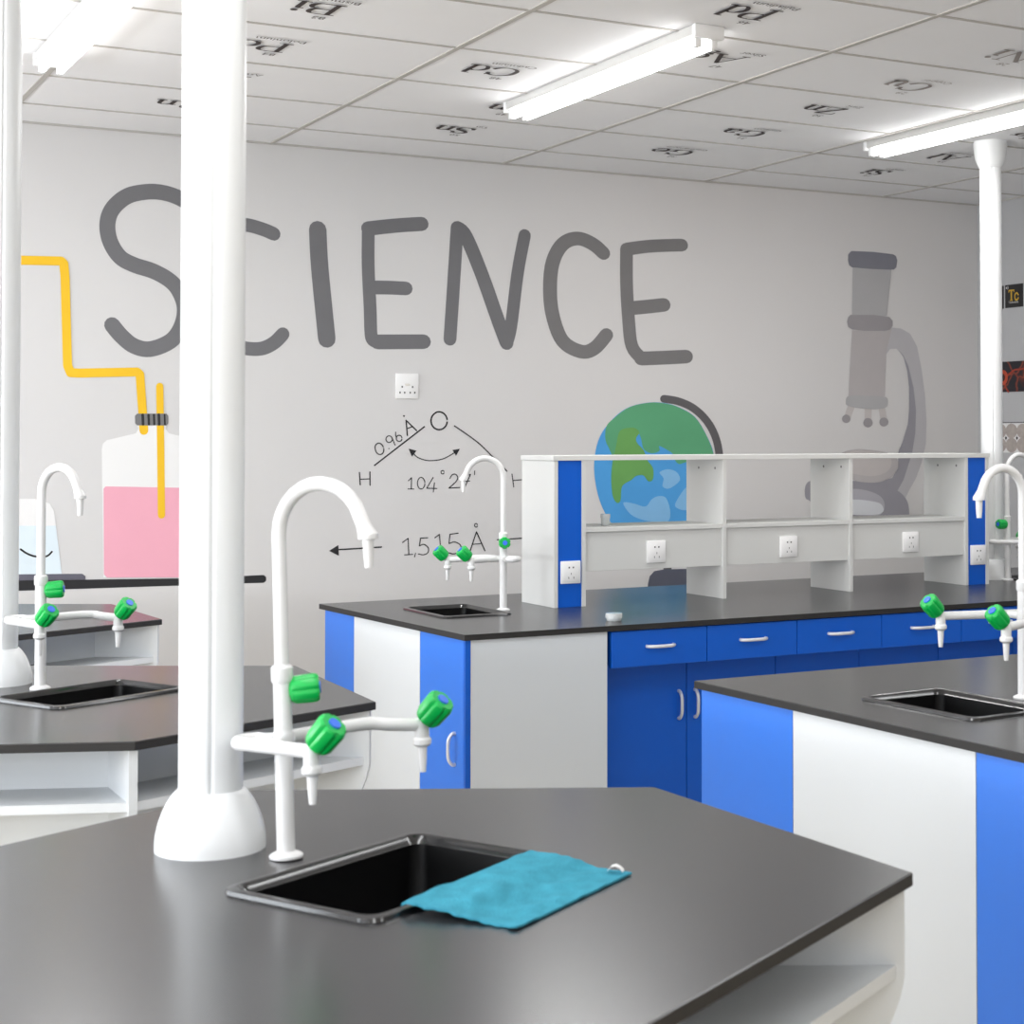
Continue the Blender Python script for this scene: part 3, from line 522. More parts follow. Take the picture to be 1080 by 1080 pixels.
def picture_mat(name, kind):
    m = bpy.data.materials.new(name); m.use_nodes = True; nt = m.node_tree; b = nt.nodes['Principled BSDF']; b.inputs['Roughness'].default_value = .5
    tc = nt.nodes.new('ShaderNodeTexCoord'); cr = nt.nodes.new('ShaderNodeValToRGB')
    nz = nt.nodes.new('ShaderNodeTexNoise'); nz.inputs['Scale'].default_value = 14; nz.inputs['Detail'].default_value = 5
    mixv = nt.nodes.new('ShaderNodeMix'); mixv.data_type = 'RGBA'; mixv.inputs['Factor'].default_value = .04 if kind == 'cell' else .02
    nt.links.new(tc.outputs['Object'], nz.inputs['Vector']); nt.links.new(tc.outputs['Object'], mixv.inputs[6]); nt.links.new(nz.outputs['Color'], mixv.inputs[7])
    vo = nt.nodes.new('ShaderNodeTexVoronoi')
    if kind == 'cell':
        vo.feature = 'DISTANCE_TO_EDGE'; vo.inputs['Scale'].default_value = 9
        nt.links.new(mixv.outputs[2], vo.inputs['Vector']); nt.links.new(vo.outputs['Distance'], cr.inputs['Fac'])
        e = cr.color_ramp.elements; e[0].position = 0.0; e[0].color = (.30,.06,.03,1); e[1].position = .09; e[1].color = (.012,.012,.018,1)
        k = e.new(.03); k.color = (.10,.02,.015,1)
    else:
        vo.inputs['Scale'].default_value = 22; vo.inputs['Randomness'].default_value = .0
        nt.links.new(mixv.outputs[2], vo.inputs['Vector']); nt.links.new(vo.outputs['Distance'], cr.inputs['Fac'])
        e = cr.color_ramp.elements; e[0].position = .1; e[0].color = (.20,.17,.16,1); e[1].position = .62; e[1].color = (.30,.27,.25,1)
        k = e.new(.52); k.color = (.17,.145,.135,1)
    nt.links.new(cr.outputs['Color'], b.inputs['Base Color']); return m
r, w_, h_ = poster('cell_picture_poster', 'dark poster with red glowing cells on the right wall', 7.1, 7.62, 1.778, 1.955); onright(r)
pp = MB().box(0, .52, -.004, 0, 0, .177); pp.build('print', picture_mat('red_cell_picture', 'cell'), r)
# the one clear cell body and its fibres
fi = MB()
cl = [(.075,.07)]
fi.flat([ribbon(catmull([(.0,.16),(.03,.12),(.06,.10),(.1,.10),(.15,.125),(.22,.13),(.3,.15)],n=5),.005), ribbon(catmull([(.0,.02),(.02,.04),(.05,.06)],n=4),.006), ribbon(catmull([(.07,.05),(.075,.03),(.1,.0)],n=4),.006)], lambda u,v,t: (u,-.0044,v)).build('fibre', mat('red_fibre', (150,50,30), .5, noise=.3, nscale=40), r, smooth=0)
fi = MB(); fi.flat([[(.055+.04*cos(a*pi/10), .085+.045*sin(a*pi/10)) for a in range(20)]], lambda u,v,t: (u,-.0048,v)).build('cell_body', mat('red_cell', (178,70,42), .5, noise=.35, nscale=50), r, smooth=0)
fi = MB(); fi.flat([[(.055+.017*cos(a*pi/10), .085+.022*sin(a*pi/10)) for a in range(20)]], lambda u,v,t: (u,-.0052,v)).build('cell_nucleus', mat('dark_cell', (52,22,18), .5, noise=.1), r, smooth=0)
r, w_, h_ = poster('grain_picture_poster', 'pale poster of round grey-brown grains low on the right wall', 7.1, 7.62, 1.425, 1.602); onright(r)
MB().box(0, .52, -.004, 0, 0, .177).build('print', M['pwhite'], r)
MB().box(0, .52, -.0046, 0, .172, .178).build('header_band', M['arm'], r)
gm = mat('grain_picture', (172,163,158), .7, noise=.25, nscale=40)
k = MB()
for i in range(5):
    for j in range(2):
        cx, cz = .03+i*.094, .126-j*.082
        k.flat([[(cx+.05*cos(a*pi/10), cz+.043*sin(a*pi/10)) for a in range(20)]], lambda u,v,t,q=i+j: (u,-.0044-.0002*(q%2),v))
k.build('grain', gm, r, smooth=0)
k = MB()
for i in range(4): k.flat([[(.077+i*.094+a, .085+b) for a,b in ((.009,0),(0,.013),(-.009,0),(0,-.013))]], lambda u,v,t: (u,-.005,v))
k.build('gap', M['pblack'], r, smooth=0)

# ------------------------------------------------------------------ sinks
SW0, SD0 = .415, .285
def make_sink(label, x, y, rz, group='black drop-in sinks', sc=(1,1)):
    r = thing('sink', label, 'sink', (x,y,TOP), rz, group)
    n = 7; SW, SD = SW0*sc[0], SD0*sc[1]
    def loop(w, d, rad, z): return [(p[0],p[1],z) for p in rrect(w, d, rad, n)]
    rings = [loop(SW,SD,.03,0.0005), loop(SW-.004,SD-.004,.03,.006), loop(SW-.026,SD-.026,.026,.008), loop(SW-.036,SD-.036,.024,.006), loop(SW-.05,SD-.05,.022,-.006),
             loop(SW-.062,SD-.062,.03,-.15), loop(SW-.085,SD-.085,.03,-.165), loop(.06,.05,.02,-.172)]
    m = len(rings[0])
    def skin(rg, floor_):
        vs = [p for q in rg for p in q]; fs = []
        for a in range(len(rg)-1):
            for i in range(m):
                j = (i+1) % m; fs.append((a*m+i, a*m+j, (a+1)*m+j, (a+1)*m+i))
        if floor_: fs.append(tuple((len(rg)-1)*m+i for i in range(m)))
        return MB().add(vs, fs)
    skin(rings[:5], False).build('rim', M['sink'], r, smooth=50)
    skin(rings[4:], True).build('basin', M['basin'], r, smooth=50)
    MB().lathe([(.024,-.172),(.026,-.168),(.018,-.169),(.004,-.1695)], 20).build('drain', M['dark'], r)
    return r
def edges(o):
    o.data.materials.append(M['topedge'])
    for p in o.data.polygons:
        if abs(p.normal.z) < .5: p.material_index = 1
def sink_hole(x, y, rz, sc=(1,1)):
    return [(x+cos(rz)*a-sin(rz)*b, y+sin(rz)*a+cos(rz)*b) for a,b in rrect(SW0*sc[0]-.034, SD0*sc[1]-.034, .028, 5)]

# ------------------------------------------------------------------ laboratory taps
def knob(parent, base, d, size=1.0):
    d = Vector(d).normalized(); mtx = Matrix.Translation(Vector(base)) @ d.to_track_quat('Z','Y').to_matrix().to_4x4()
    def mod(th, z): return 1.0 if z < .006*size else 1-.14*max(0, cos(6*th))**3
    s = size
    k = MB().lathe([(.011*s,.0),(.0185*s,.004*s),(.0215*s,.010*s),(.0225*s,.038*s),(.0215*s,.043*s),(.019*s,.046*s)], 48, mod, mtx).build('valve_knob', M['green'], parent, smooth=28)
    MB().lathe([(.0092*s,.0455*s),(.0088*s,.0485*s)], 20, None, mtx).build('knob_cap', M['cap'], k)
    return k
def nozzle(parent, x, y, z, drop):
    m = MB(); m.lathe([(.0115,drop+.0),(.0125,drop+.004),(.0125,drop+.012),(.0105,drop+.016)], 20, None, Matrix.Translation((x,y,z-2*drop-.016+drop-.0)))
    return m
def make_tap(label, x, y, rz, k1, k2, hair=(-.078,-.02), up_dir=15, up_z=.258, lean=(0,0), reach=.148, top=.592, zarm=.18, up_l=.010, group='white laboratory taps', bend=None):
    r = thing('laboratory_tap', label, 'tap', (x,y,TOP+(.0014 if lean[1] else 0)), rz, group); r.rotation_euler = (lean[0], lean[1], rz); r.rotation_mode = 'XYZ'
    MB().lathe([(.026,0),(.0265,.004),(.023,.007),(.0165,.010)], 28).build('base_flange', M['tap'], r)
    zc = .285
    MB().tube([(0,0,.008),(0,0,zc)], .0142, 20).build('pole', M['tap'], r)
    MB().lathe([(.0150,zc-.014),(.0172,zc-.010),(.0172,zc+.010),(.0135,zc+.014)], 24).build('collar', M['tap'], r)
    ra = reach/2; zt = top-ra-.010; sp = [(0,0,zc+.005),(0,0,zc+.06),(0,0,zt-.04),(0,0,zt)]
    for k in range(1, 13):
        a = pi-(pi*1.0)*k/12*.90; sp.append((ra+ra*cos(a), 0, zt+ra*sin(a)))
    ex, ez = sp[-1][0], sp[-1][2]; dx, dz = sp[-1][0]-sp[-2][0], sp[-1][2]-sp[-2][2]; l = math.hypot(dx,dz); dx, dz = dx/l, dz/l
    sp.append((ex+dx*.02, 0, ez+dz*.02)); ex, ez = sp[-1][0], sp[-1][2]
    MB().tube(sp, .0112, 18).build('spout', M['tap'], r)
    def P(t):   # the outlet bends down to hang plumb
        q = min(max(t,0),.012); return (ex+dx*q, 0, ez+dz*q-max(0,t-q)) if t > 0 else (ex+dx*t, 0, ez+dz*t)
    MB().tube([P(-.006),P(.004),P(.012),P(.016),P(.017),P(.038),P(.060)], [.0115,.0135,.0160,.0150,.0088,.0080,.0062], 18).build('spout_nozzle', M['tap'], r)
    # horseshoe arm: round the back of the pole, one leg to each outlet
    k1 = Vector((k1[0],k1[1],zarm)); k2 = Vector((k2[0],k2[1],zarm-.005)); h = Vector((hair[0],hair[1],zarm))
    s1 = (k1-h); s2 = (k2-h)
    b2 = Vector((bend[0],bend[1],zarm+.004)) if bend else h.lerp(k2, .55)+Vector((0,.012,0))
    ctrl = [k1[:], k1.lerp(Vector((h.x+.035,h.y-.031,zarm)),.5)[:], (h.x+.035,h.y-.031,zarm), (h.x+.004,h.y-.023,zarm), (h.x-.009,h.y,zarm), (h.x+.004,h.y+.023,zarm), (h.x+.035,h.y+.031,zarm), b2[:], h.lerp(k2,.85)[:] if not bend else b2.lerp(k2,.5)[:], k2[:]]
    MB().tube(catmull(ctrl, False, 7), .0108, 16).build('outlet_arm', M['tap'], r)
    bs = MB(); bs.tube([(0,h.y-.03,zarm),(0,h.y+.03,zarm)], .0095, 18); bs.lathe([(.0150,zarm-.016),(.0158,zarm-.010),(.0158,zarm+.010),(.0150,zarm+.016)], 20); bs.build('arm_joint', M['tap'], r)
    for kx in (k1, k2):
        v = MB()
        v.tube([kx+Vector((0,0,.012)), kx+Vector((0,0,.004)), kx+Vector((0,0,-.012)), kx+Vector((0,0,-.020)), kx+Vector((0,0,-.024)), kx+Vector((0,0,-.031)), kx+Vector((0,0,-.035)), kx+Vector((0,0,-.037)), kx+Vector((0,0,-.060)), kx+Vector((0,0,-.078))],
               [.008,.0125,.0125,.0125,.0155,.0155,.012,.0080,.0070,.0052], 18)
        d = Vector((.71,0,.70)).normalized()
        v.tube([kx, kx+d*.016], .0105, 16)
        v.build('outlet_valve', M['tap'], r); knob(r, kx+d*.010, d, 1.1)
    u = Vector((cos(radians(up_dir)), sin(radians(up_dir)), .06)); b = Vector((0,0,up_z))
    MB().tube([b, b+u*.026], .009, 16).build('valve_stem', M['tap'], r)
    knob(r, b+u*up_l, u, 1.02)
    return r

# ------------------------------------------------------------------ service columns
def make_column(label, x, y, face):
    r = thing('service_column', label, 'column', (x,y,TOP), 0, 'white service columns')
    def groove(th, z):
        d = (th-face+pi) % (2*pi)-pi
        return 1-.10*math.exp(-(d/.055)**2)
    H = CEIL-TOP
    MB().lathe([(.0505,.07),(.0505,H-.07)], 120, groove).build('shaft', M['plastic'], r, smooth=25)
    def seam(th, z):
        d = (th-face+pi) % (2*pi)-pi; return 1-.012*math.exp(-(d/.012)**2)
    prof = [(.087,0),(.087,.014),(.0855,.026),(.082,.042),(.0765,.058),(.069,.074),(.061,.086),(.0535,.094),(.0508,.0945)]
    MB().lathe(prof, 160, seam).build('base_cover', M['plastic'], r, smooth=40)
    MB().lathe([(.0508,H-.125),(.054,H-.122),(.061,H-.108),(.069,H-.088),(.075,H-.06),(.078,H-.03),(.079,H)], 64).build('ceiling_cover', M['plastic'], r, smooth=40)
    return r

# ------------------------------------------------------------------ hexagonal islands
def make_island(name_pos, hexp, sx=None, sy=None, srz=0, ssc=(1,1)):
    """worktop + cabinet; hexp = six plan corners, counter-clockwise from the front right one"""
    cx = sum(p[0] for p in hexp)/6; cy = sum(p[1] for p in hexp)/6
    w = thing('island_worktop', name_pos[0], 'worktop', (cx,cy,TOP), 0, 'dark hexagonal worktops')
    loc = [(p[0]-cx,p[1]-cy) for p in hexp]; hole = [(p[0]-cx,p[1]-cy) for p in sink_hole(sx,sy,srz,ssc)] if sx else None
    MB().prism(loc, -.020, 0, hole, .002).build('slab', M['top'], w, smooth=0); edges(w.children[0])
    r = thing('island_cabinet', name_pos[1], 'cabinet', (cx,cy,0), 0, 'white hexagonal island cabinets')
    body = inset(loc if area(loc) > 0 else loc[::-1], .012); core = inset(body, .185)
    ci = inset(core, .018); cm = MB()
    for a in range(6):
        b = (a+1) % 6; cm.prism([core[a], core[b], ci[b], ci[a]], 0, TOP-.0205)
    cm.build('core', M['white'], r, smooth=0)
    # open shelf ring
    ring = inset(body, .006)
    n = 6; vs = []; fs = []
    for pl, z in ((ring,.694),(ring,.714),(inset(body,.184),.714),(inset(body,.184),.694)): vs += [(p[0],p[1],z) for p in pl]
    for a, b in ((0,1),(1,2),(2,3),(3,0)):
        for i in range(n):
            j = (i+1) % n; fs.append((a*n+i, a*n+j, b*n+j, b*n+i))
    MB().add(vs, fs).build('shelf', M['white'], r, smooth=0)
    # radial fins at the corners, curving back below the shelf
    for i in range(6):
        p = Vector((body[i][0],body[i][1],0)); q = Vector((core[i][0],core[i][1],0)); d = (p-q); L = d.length; d.normalize(); t = Vector((-d.y,d.x,0))*.0095
        prof = [(L,TOP-.0205),(L,.70),(L-.002,.685),(L-.008,.66),(L-.018,.635),(L-.034,.60),(L-.06,.55),(L-.09,.49),(L-.12,.41),(L-.14,.32),(L-.15,.2),(L-.152,0),(-.02,0),(-.02,TOP-.0205)]
        m = len(prof); vs = [(q+d*u-t+Vector((0,0,z)))[:] for u,z in prof]+[(q+d*u+t+Vector((0,0,z)))[:] for u,z in prof]
        fs = [tuple(range(m))[::-1], tuple(range(m,2*m))]+[(k,(k+1)%m,m+(k+1)%m,m+k) for k in range(m)]
        MB().add(vs, fs).build('corner_panel', M['white'], r, smooth=0)
    return w, r
FG = [(1.616,2.039),(1.588,2.776),(.905,3.132),(.20,2.776),(.20,2.039),(.905,1.640)]
MI = [(1.497,4.018),(1.531,4.769),(.846,5.16),(.19,4.769),(.19,4.018),(.846,3.748)]
FI = [(1.503,6.239),(1.467,6.912),(.80,7.30),(.13,6.912),(.13,6.239),(.80,5.905)]
make_island(('dark hexagonal island worktop nearest the camera under the blue cloth','white island cabinet with open shelf nearest the camera'), FG, .930, 2.407, radians(27.5), (1.05,1.06))
make_island(('dark hexagonal island worktop at the left behind the near one','white island cabinet with open shelf at the left behind the near one'), MI, .901, 4.490, radians(26.5))
make_island(('farthest hexagonal island worktop below the painted pink flask','farthest white island cabinet below the painted pink flask'), FI)
make_sink('black sink in the nearest island with a blue cloth over its edge', .930, 2.407, radians(27.5), sc=(1.05,1.06))
make_sink('black sink in the left island behind the near column', .901, 4.490, radians(26.5))
make_tap('large white tap with green knobs standing beside the nearest sink', .818, 2.590, radians(-55), (.112,-.078), (.10,.240), bend=(.03,.165), hair=(-.064,-.012), reach=.160, up_dir=38, lean=(radians(-0.6),radians(-2.4)))
make_tap('white tap with green knobs beside the left column and left island sink', .806, 4.655, radians(-60), (.093,-.081), (.094,.177), bend=(.02,.135), up_dir=42, reach=.137)
make_column('thick white column standing on the nearest island', .733, 2.716, radians(-105))
make_column('white column at the left edge standing on the left island', .725, 4.815, radians(-95))
make_column('thin white column behind the shelf unit reaching a ceiling cap', 5.322, 6.112, radians(-120))

# blue cloth over the sink edge
def cloth():
    A, B, C_, D_ = Vector((.862,2.212)), Vector((.966,2.058)), Vector((1.235,2.232)), Vector((1.150,2.400))
    r = thing('cleaning_cloth', 'blue microfibre cloth lying over the edge of the nearest sink', 'cloth', ((A.x+C_.x)/2,(A.y+C_.y)/2,TOP), 0)
    o = Vector((r.location.x, r.location.y)); n = 46; mm = 30; vs = []; fs = []
    for lay in (0, 1):
        for i in range(n+1):
            for j in range(mm+1):
                u, v = i/n, j/mm
                p = (A*(1-u)*(1-v)+D_*u*(1-v)+C_*u*v+B*(1-u)*v)-o
                jag = .0025*sin(23*u+3*v)+.0018*sin(51*v+7*u)
                edge = min(u, 1-u, v, 1-v)
                if edge < 1e-6: p = p+Vector((jag, jag*.6))
                wr = .0012*sin(31*u+9*v+2*sin(13*v))+.0022*sin(9*u+5*sin(4*v))+.0018*sin(14*v+6*u)+.0028*math.exp(-((v-.55-.1*sin(6*u))/.07)**2)
                q = min(1, max(0, (v-.34)/.3)); lift = .0090*(1-q*q*(3-2*q))          # rides over the raised rim
                z = .0012+max(0,wr)*.8+lift+(.0032 if lay == 0 else 0)
                vs.append((p.x, p.y, z))
    N1 = (n+1)*(mm+1); idx = lambda l,i,j: l*N1+i*(mm+1)+j
    for i in range(n):
        for j in range(mm):
            fs.append((idx(0,i,j), idx(0,i,j+1), idx(0,i+1,j+1), idx(0,i+1,j)) [::-1]); fs.append((idx(1,i,j), idx(1,i,j+1), idx(1,i+1,j+1), idx(1,i+1,j)))
    for i in range(n):
        fs.append((idx(0,i,0), idx(1,i,0), idx(1,i+1,0), idx(0,i+1,0))); fs.append((idx(0,i,mm), idx(0,i+1,mm), idx(1,i+1,mm), idx(1,i,mm)))
    for j in range(mm):
        fs.append((idx(0,0,j), idx(0,0,j+1), idx(1,0,j+1), idx(1,0,j))); fs.append((idx(0,n,j), idx(1,n,j), idx(1,n,j+1), idx(0,n,j+1)))
    ob = MB().add(vs, fs).build('towel_sheet', M['cloth'], r, smooth=60)
    bm = bmesh.new(); bm.from_mesh(ob.data); bmesh.ops.recalc_face_normals(bm, faces=bm.faces); bm.to_mesh(ob.data); bm.free()
    # little curled label sewn near the far corner
    pts = [(0,0),(.006,.006),(.012,.008),(.019,.005),(.024,.0)]; vs = []; fs = []
    for y in (-.007,.007):
        vs += [(a,y,b) for a,b in pts]+[(a,y,b-.001) for a,b in pts]
    for k in range(4): fs += [(k,k+1,11+k,10+k),(5+k,15+k,16+k,6+k)]
    tg = MB().add(vs, fs).build('care_label', M['tag'], r, smooth=60); tg.location = (1.205-o.x, 2.248-o.y, .009); tg.rotation_euler = (0,0,radians(-40))
cloth()

# ------------------------------------------------------------------ straight benches
def handle(parent, c, axis, out, L=.105, name='handle'):
    """bow handle centred at c, along axis, standing off along out"""
    c, a, o = Vector(c), Vector(axis), Vector(out)
    pts = [c-a*L/2, c-a*(L/2)+o*.010, c-a*(L/2-.012)+o*.021, c-a*(L/4)+o*.026, c+o*.027, c+a*(L/4)+o*.026, c+a*(L/2-.012)+o*.021, c+a*(L/2)+o*.010, c+a*L/2]
    m = MB(); m.tube(catmull([p[:] for p in pts], False, 4), .0062, 12)
    return m.build(name, M['steel'], parent)
def slab_panel(p, q, t, z0, z1, ins=(0,0)):
    """vertical board between plan points p->q, thickness t to the right of p->q"""
    p, q = Vector(p), Vector(q); d = (q-p).normalized(); n = Vector((d.y,-d.x))
    return MB().prism([p[:], q[:], (q+n*t)[:], (p+n*t)[:]], z0, z1)
UT = TOP-.021
# --- far bench (with the shelf unit) ---
BW = [(2.262,5.233),(5.86,5.240),(5.90,6.585),(2.186,6.510)]
SINK_B = (2.540,5.955,radians(91)); SINK_C = (5.50,5.955,radians(91))
def bench_top(label, poly, holes, x, y):
    r = thing('bench_worktop', label, 'worktop', (x,y,TOP), 0, 'dark straight bench worktops')
    m = MB()
    if len(holes) == 1: m.prism([(p[0]-x,p[1]-y) for p in poly], -.020, 0, [(p[0]-x,p[1]-y) for p in holes[0]], .002)
    else:   # two sinks: one slab meeting in a line nobody sees between two halves
        xm = 4.03
        def ycut(a, b): return a[1]+(b[1]-a[1])*(xm-a[0])/(b[0]-a[0])
        f, b = (xm, ycut(poly[0],poly[1])), (xm, ycut(poly[3],poly[2]))
        for pl, h in (([poly[0], f, b, poly[3]], holes[0]), ([f, poly[1], poly[2], b], holes[1])):
            m.prism([(p[0]-x,p[1]-y) for p in pl], -.020, 0, [(p[0]-x,p[1]-y) for p in h])
    edges(m.build('slab', M['top'], r, smooth=0)); return r
bench_top('long dark worktop under the white shelf unit by the wall', BW, [sink_hole(*SINK_B), sink_hole(*SINK_C)], 4.03, 5.9)
make_sink('small black sink at the left end of the shelf unit bench', *SINK_B)
make_sink('black sink at the right end of the shelf unit bench, mostly hidden', *SINK_C)
make_tap('white tap left of the shelf unit, its spout turned left', 2.712, 5.905, radians(172), (.135,.03), (.19,-.11), hair=(-.05,.0), up_dir=80, bend=(.05,-.07), up_z=.258, zarm=.196)
make_tap('white tap at the far right beyond the thin column', 5.325, 6.010, radians(0), (.05,-.10), (.17,.12), hair=(-.085,.0), up_dir=180, bend=(.05,.09))

# left end cabinet: striped end facing the windows, grey board facing the room
lx = lambda y: 2.272+(y-5.25)*(2.204-2.272)/(6.49-5.25)
r = thing('end_cabinet', 'blue and white striped end cabinet under the far bench', 'cabinet', (2.27,5.25,0), 0)
ox, oy = 2.27, 5.25
P_ = lambda y: (lx(y)-ox, y-oy)
def stripe(name, y0, y1, m, t=.018, z0=.1): return slab_panel(P_(y0), P_(y1), t, z0, UT).build(name, m, r, smooth=0)
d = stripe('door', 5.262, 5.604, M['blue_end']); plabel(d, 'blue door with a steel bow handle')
handle(d, (P_(5.325)[0], P_(5.325)[1], .455), (0,0,1), (-1,-.05,0), .105)
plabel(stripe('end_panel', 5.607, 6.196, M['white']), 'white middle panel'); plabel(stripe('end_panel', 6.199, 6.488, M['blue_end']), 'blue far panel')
c_ = MB(); c_.prism([(lx(5.28)+.02-ox,.02),(2.80-ox,.02),(2.80-ox,1.29),(lx(6.49)+.02-ox,1.235)], .1, UT-.17); c_.prism([(2.32-ox,.06),(2.78-ox,.06),(2.78-ox,1.2),(2.28-ox,1.2)], 0, .1); c_.build('carcass', M['grey'], r, smooth=0)
MB().box(lx(5.25)+.0275-ox, 2.812-ox, 0, .0185, .1, UT).build('front_panel', M['grey'], r, smooth=0)
plabel(MB().box(lx(5.25)+.0-ox, lx(5.25)+.019-ox, -.001, .0115, .1, UT).build('corner_post', M['blue'], r, smooth=0), 'blue corner edge')
MB().box(lx(5.25)+.0195-ox, lx(5.25)+.027-ox, -.0015, .0115, .1, UT).build('edge_strip', M['white'], r, smooth=0)

# drawer and cupboard units along the front
def drawer_unit(label, x0, n, group='blue drawer units under the far bench'):
    pw = .3955; r = thing('drawer_unit', label, 'cabinet', (x0,5.25,0), 0, group); W_ = n*pw
    MB().box(.001, W_-.001, .142, 1.28, .1, UT-.0).build('carcass', M['blue'], r, smooth=0) if False else None
    m = MB(); m.box(.002, W_-.002, .165, .6, .1, .66); m.box(.002, W_-.002, .0195, .15, .705, UT-.001); m.box(.02, W_-.02, .2, .6, 0, .1)
    m.build('carcass', M['blue'], r, smooth=0)
    for i in range(n):
        d = MB().box(i*pw+.0015, (i+1)*pw-.0015, 0, .018, .698, UT-.003, .0012).build('drawer', M['blue'], r, smooth=0)
        handle(d, ((i+.5)*pw, 0, .768), (1,0,0), (0,-1,0), .108)
        q = MB().box(i*pw+.0015, (i+1)*pw-.0015, .146, .164, .11, .70, .0012).build('door', M['blue'], r, smooth=0)
        s = 1 if i % 2 == 0 else -1
        handle(q, ((i+.5)*pw+s*(pw/2-.035), .146, .525), (0,0,1), (0,-1,0), .1)
    return r
drawer_unit('blue drawer unit beside the grey end board, its two cupboard handles in view', 2.828, 2)
drawer_unit('blue drawer unit in the middle of the far bench front', 2.828+.791, 2)
drawer_unit('blue drawer unit at the right of the far bench, behind the nearer tap', 2.828+2*.791, 2)
drawer_unit('blue drawer unit at the far right edge of the far bench', 2.828+3*.791, 1)
r = thing('end_cabinet', 'grey end cabinet at the hidden right end of the far bench', 'cabinet', (5.61,5.25,0), 0)
c_ = MB(); c_.box(0, .23, 0, 1.29, .1, UT-.17); c_.box(0,.23,0,.02,UT-.17,UT); c_.box(.02,.21,.05,1.25,0,.1); c_.build('carcass', M['grey'], r, smooth=0)

# --- shelf unit ---
r = thing('shelf_unit', 'white open shelf unit with blue end strips standing on the far bench', 'shelf unit', (2.925,5.89,TOP), 0)
X = lambda v: v-2.925
D0, D1, SH = 0, .292, .590
def board(name, x0, x1, y0, y1, z0, z1, m='shelf'): return MB().box(x0, x1, y0, y1, z0, z1, .0012).build(name, M[m], r, smooth=0)
board('top_board', X(2.915), X(5.115), -.004, D1, SH-.019, SH)
for xa, nm in ((2.921,'end_board'),(3.043,'end_board'),(3.693,'divider'),(4.334,'divider'),(4.972,'end_board'),(5.092,'end_board')):
    board(nm, X(xa), X(xa)+.0175, D0, D1, 0, SH-.0195)
for xa, xb in ((2.939,3.0425),(4.990,5.0915)): board('fascia_strip', X(xa), X(xb), .004, .020, 0, SH-.0195, 'blue')
for xa, xb in ((3.0608,3.6925),(3.7108,4.3335),(4.3518,4.9715)):
    board('middle_shelf', X(xa), X(xb), .002, D1-.002, .289, .307)
    board('cable_panel', X(xa), X(xb), .012, .028, .135, .2885)
fx = MB()
for xa in (3.693,4.334,4.972):
    for yy in (.06,.19): fx.tube([(X(xa)-.0006,yy,SH-.055),(X(xa)+.001,yy,SH-.055)], .0055, 10)
fx.build('cam_cover', M['clampgrey'], r)
grp = 'sockets on the shelf unit'
socket_plate('socket on the left blue strip of the shelf unit', (2.992,5.894,.986), .086, .088, 'cn', grp)
socket_plate('socket on the grey panel in front of the painted globe', (3.381,5.902,1.053), .086, .088, 'cn', grp)
socket_plate('socket on the middle grey panel of the shelf unit', (4.022,5.902,1.053), .086, .088, 'cn', grp)
socket_plate('socket on the right grey panel below the painted microscope', (4.668,5.902,1.053), .086, .088, 'cn', grp)
socket_plate('socket on the right blue strip of the shelf unit', (5.044,5.894,.984), .086, .088, 'cn', grp)

# clear dish on the bench and clear pot on the shelf
r = thing('glass_dish', 'small clear lidded dish on the far bench edge', 'dish', (2.912,5.385,TOP), 0)
MB().lathe([(.026,0),(.0275,.003),(.0275,.016),(.0255,.016),(.0255,.004),(.004,.003)], 32).build('dish_bowl', M['clear'], r)
MB().lathe([(.0285,.009),(.0305,.009),(.0305,.024),(.0285,.027),(.004,.027)], 32, lambda th,z: 1+.012*cos(14*th)).build('dish_lid', M['clear'], r)
r = thing('specimen_pot', 'tiny clear pot on the shelf beside the painted globe', 'pot', (3.20,5.99,TOP+.307), 0)
MB().lathe([(.016,0),(.018,.003),(.018,.036),(.0165,.036),(.0165,.004),(.003,.003)], 24).build('pot_body', M['clear'], r)
MB().lathe([(.0195,.032),(.0195,.046),(.018,.048),(.003,.048)], 24).build('pot_lid', M['clear'], r)

# --- near right bench ---
RW = [(2.428,2.585),(5.95,2.585),(5.95,3.945),(2.376,3.937)]
SINK_R = (2.722,3.262,radians(94))
bench_top('dark worktop of the right bench in front of the blue drawers', RW, [sink_hole(*SINK_R)], 4.1, 3.26)
make_sink('black sink in the right bench beside the cropped tap', *SINK_R)
make_tap('white tap cut by the right edge with two green knobs', 2.935, 3.256, radians(181), (.18,-.105), (.19,.145), bend=(.05,.11), up_dir=180, zarm=.208, reach=.134)
rx = lambda y: 2.392+(3.937-y)*(.052/1.352)
r = thing('end_cabinet', 'tall blue and white striped end cabinet of the right bench', 'cabinet', (2.44,2.6,0), 0)
ox, oy = 2.44, 2.6
P_ = lambda y: (rx(y)-ox, y-oy)
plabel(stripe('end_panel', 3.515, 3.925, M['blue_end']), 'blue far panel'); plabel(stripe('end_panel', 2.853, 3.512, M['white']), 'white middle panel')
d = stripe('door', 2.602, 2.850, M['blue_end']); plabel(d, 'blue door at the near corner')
handle(d, (P_(2.66)[0], P_(2.66)[1], .455), (0,0,1), (-1,0,0))
c_ = MB(); c_.prism([(rx(2.61)+.021-ox,.0),(3.0-ox,0),(3.0-ox,1.325),(rx(3.92)+.021-ox,1.325)], .1, UT-.17); c_.prism([(2.5-ox,.05),(2.98-ox,.05),(2.98-ox,1.27),(2.5-ox,1.27)], 0, .1)
c_.box(2.47-ox, 3.0-ox, 0, .018, UT-.17, UT); c_.box(2.425-ox, 3.0-ox, 1.307, 1.325, UT-.17, UT); c_.build('carcass', M['grey'], r, smooth=0)
r = thing('bench_cabinet', 'grey cabinet under the right bench beyond its striped end', 'cabinet', (3.003,2.62,0), 0)
c_ = MB(); c_.box(0, 2.9, 0, 1.3, .1, UT-.001); c_.box(.02, 2.88, .05, 1.25, 0, .1); c_.build('carcass', M['grey'], r, smooth=0)

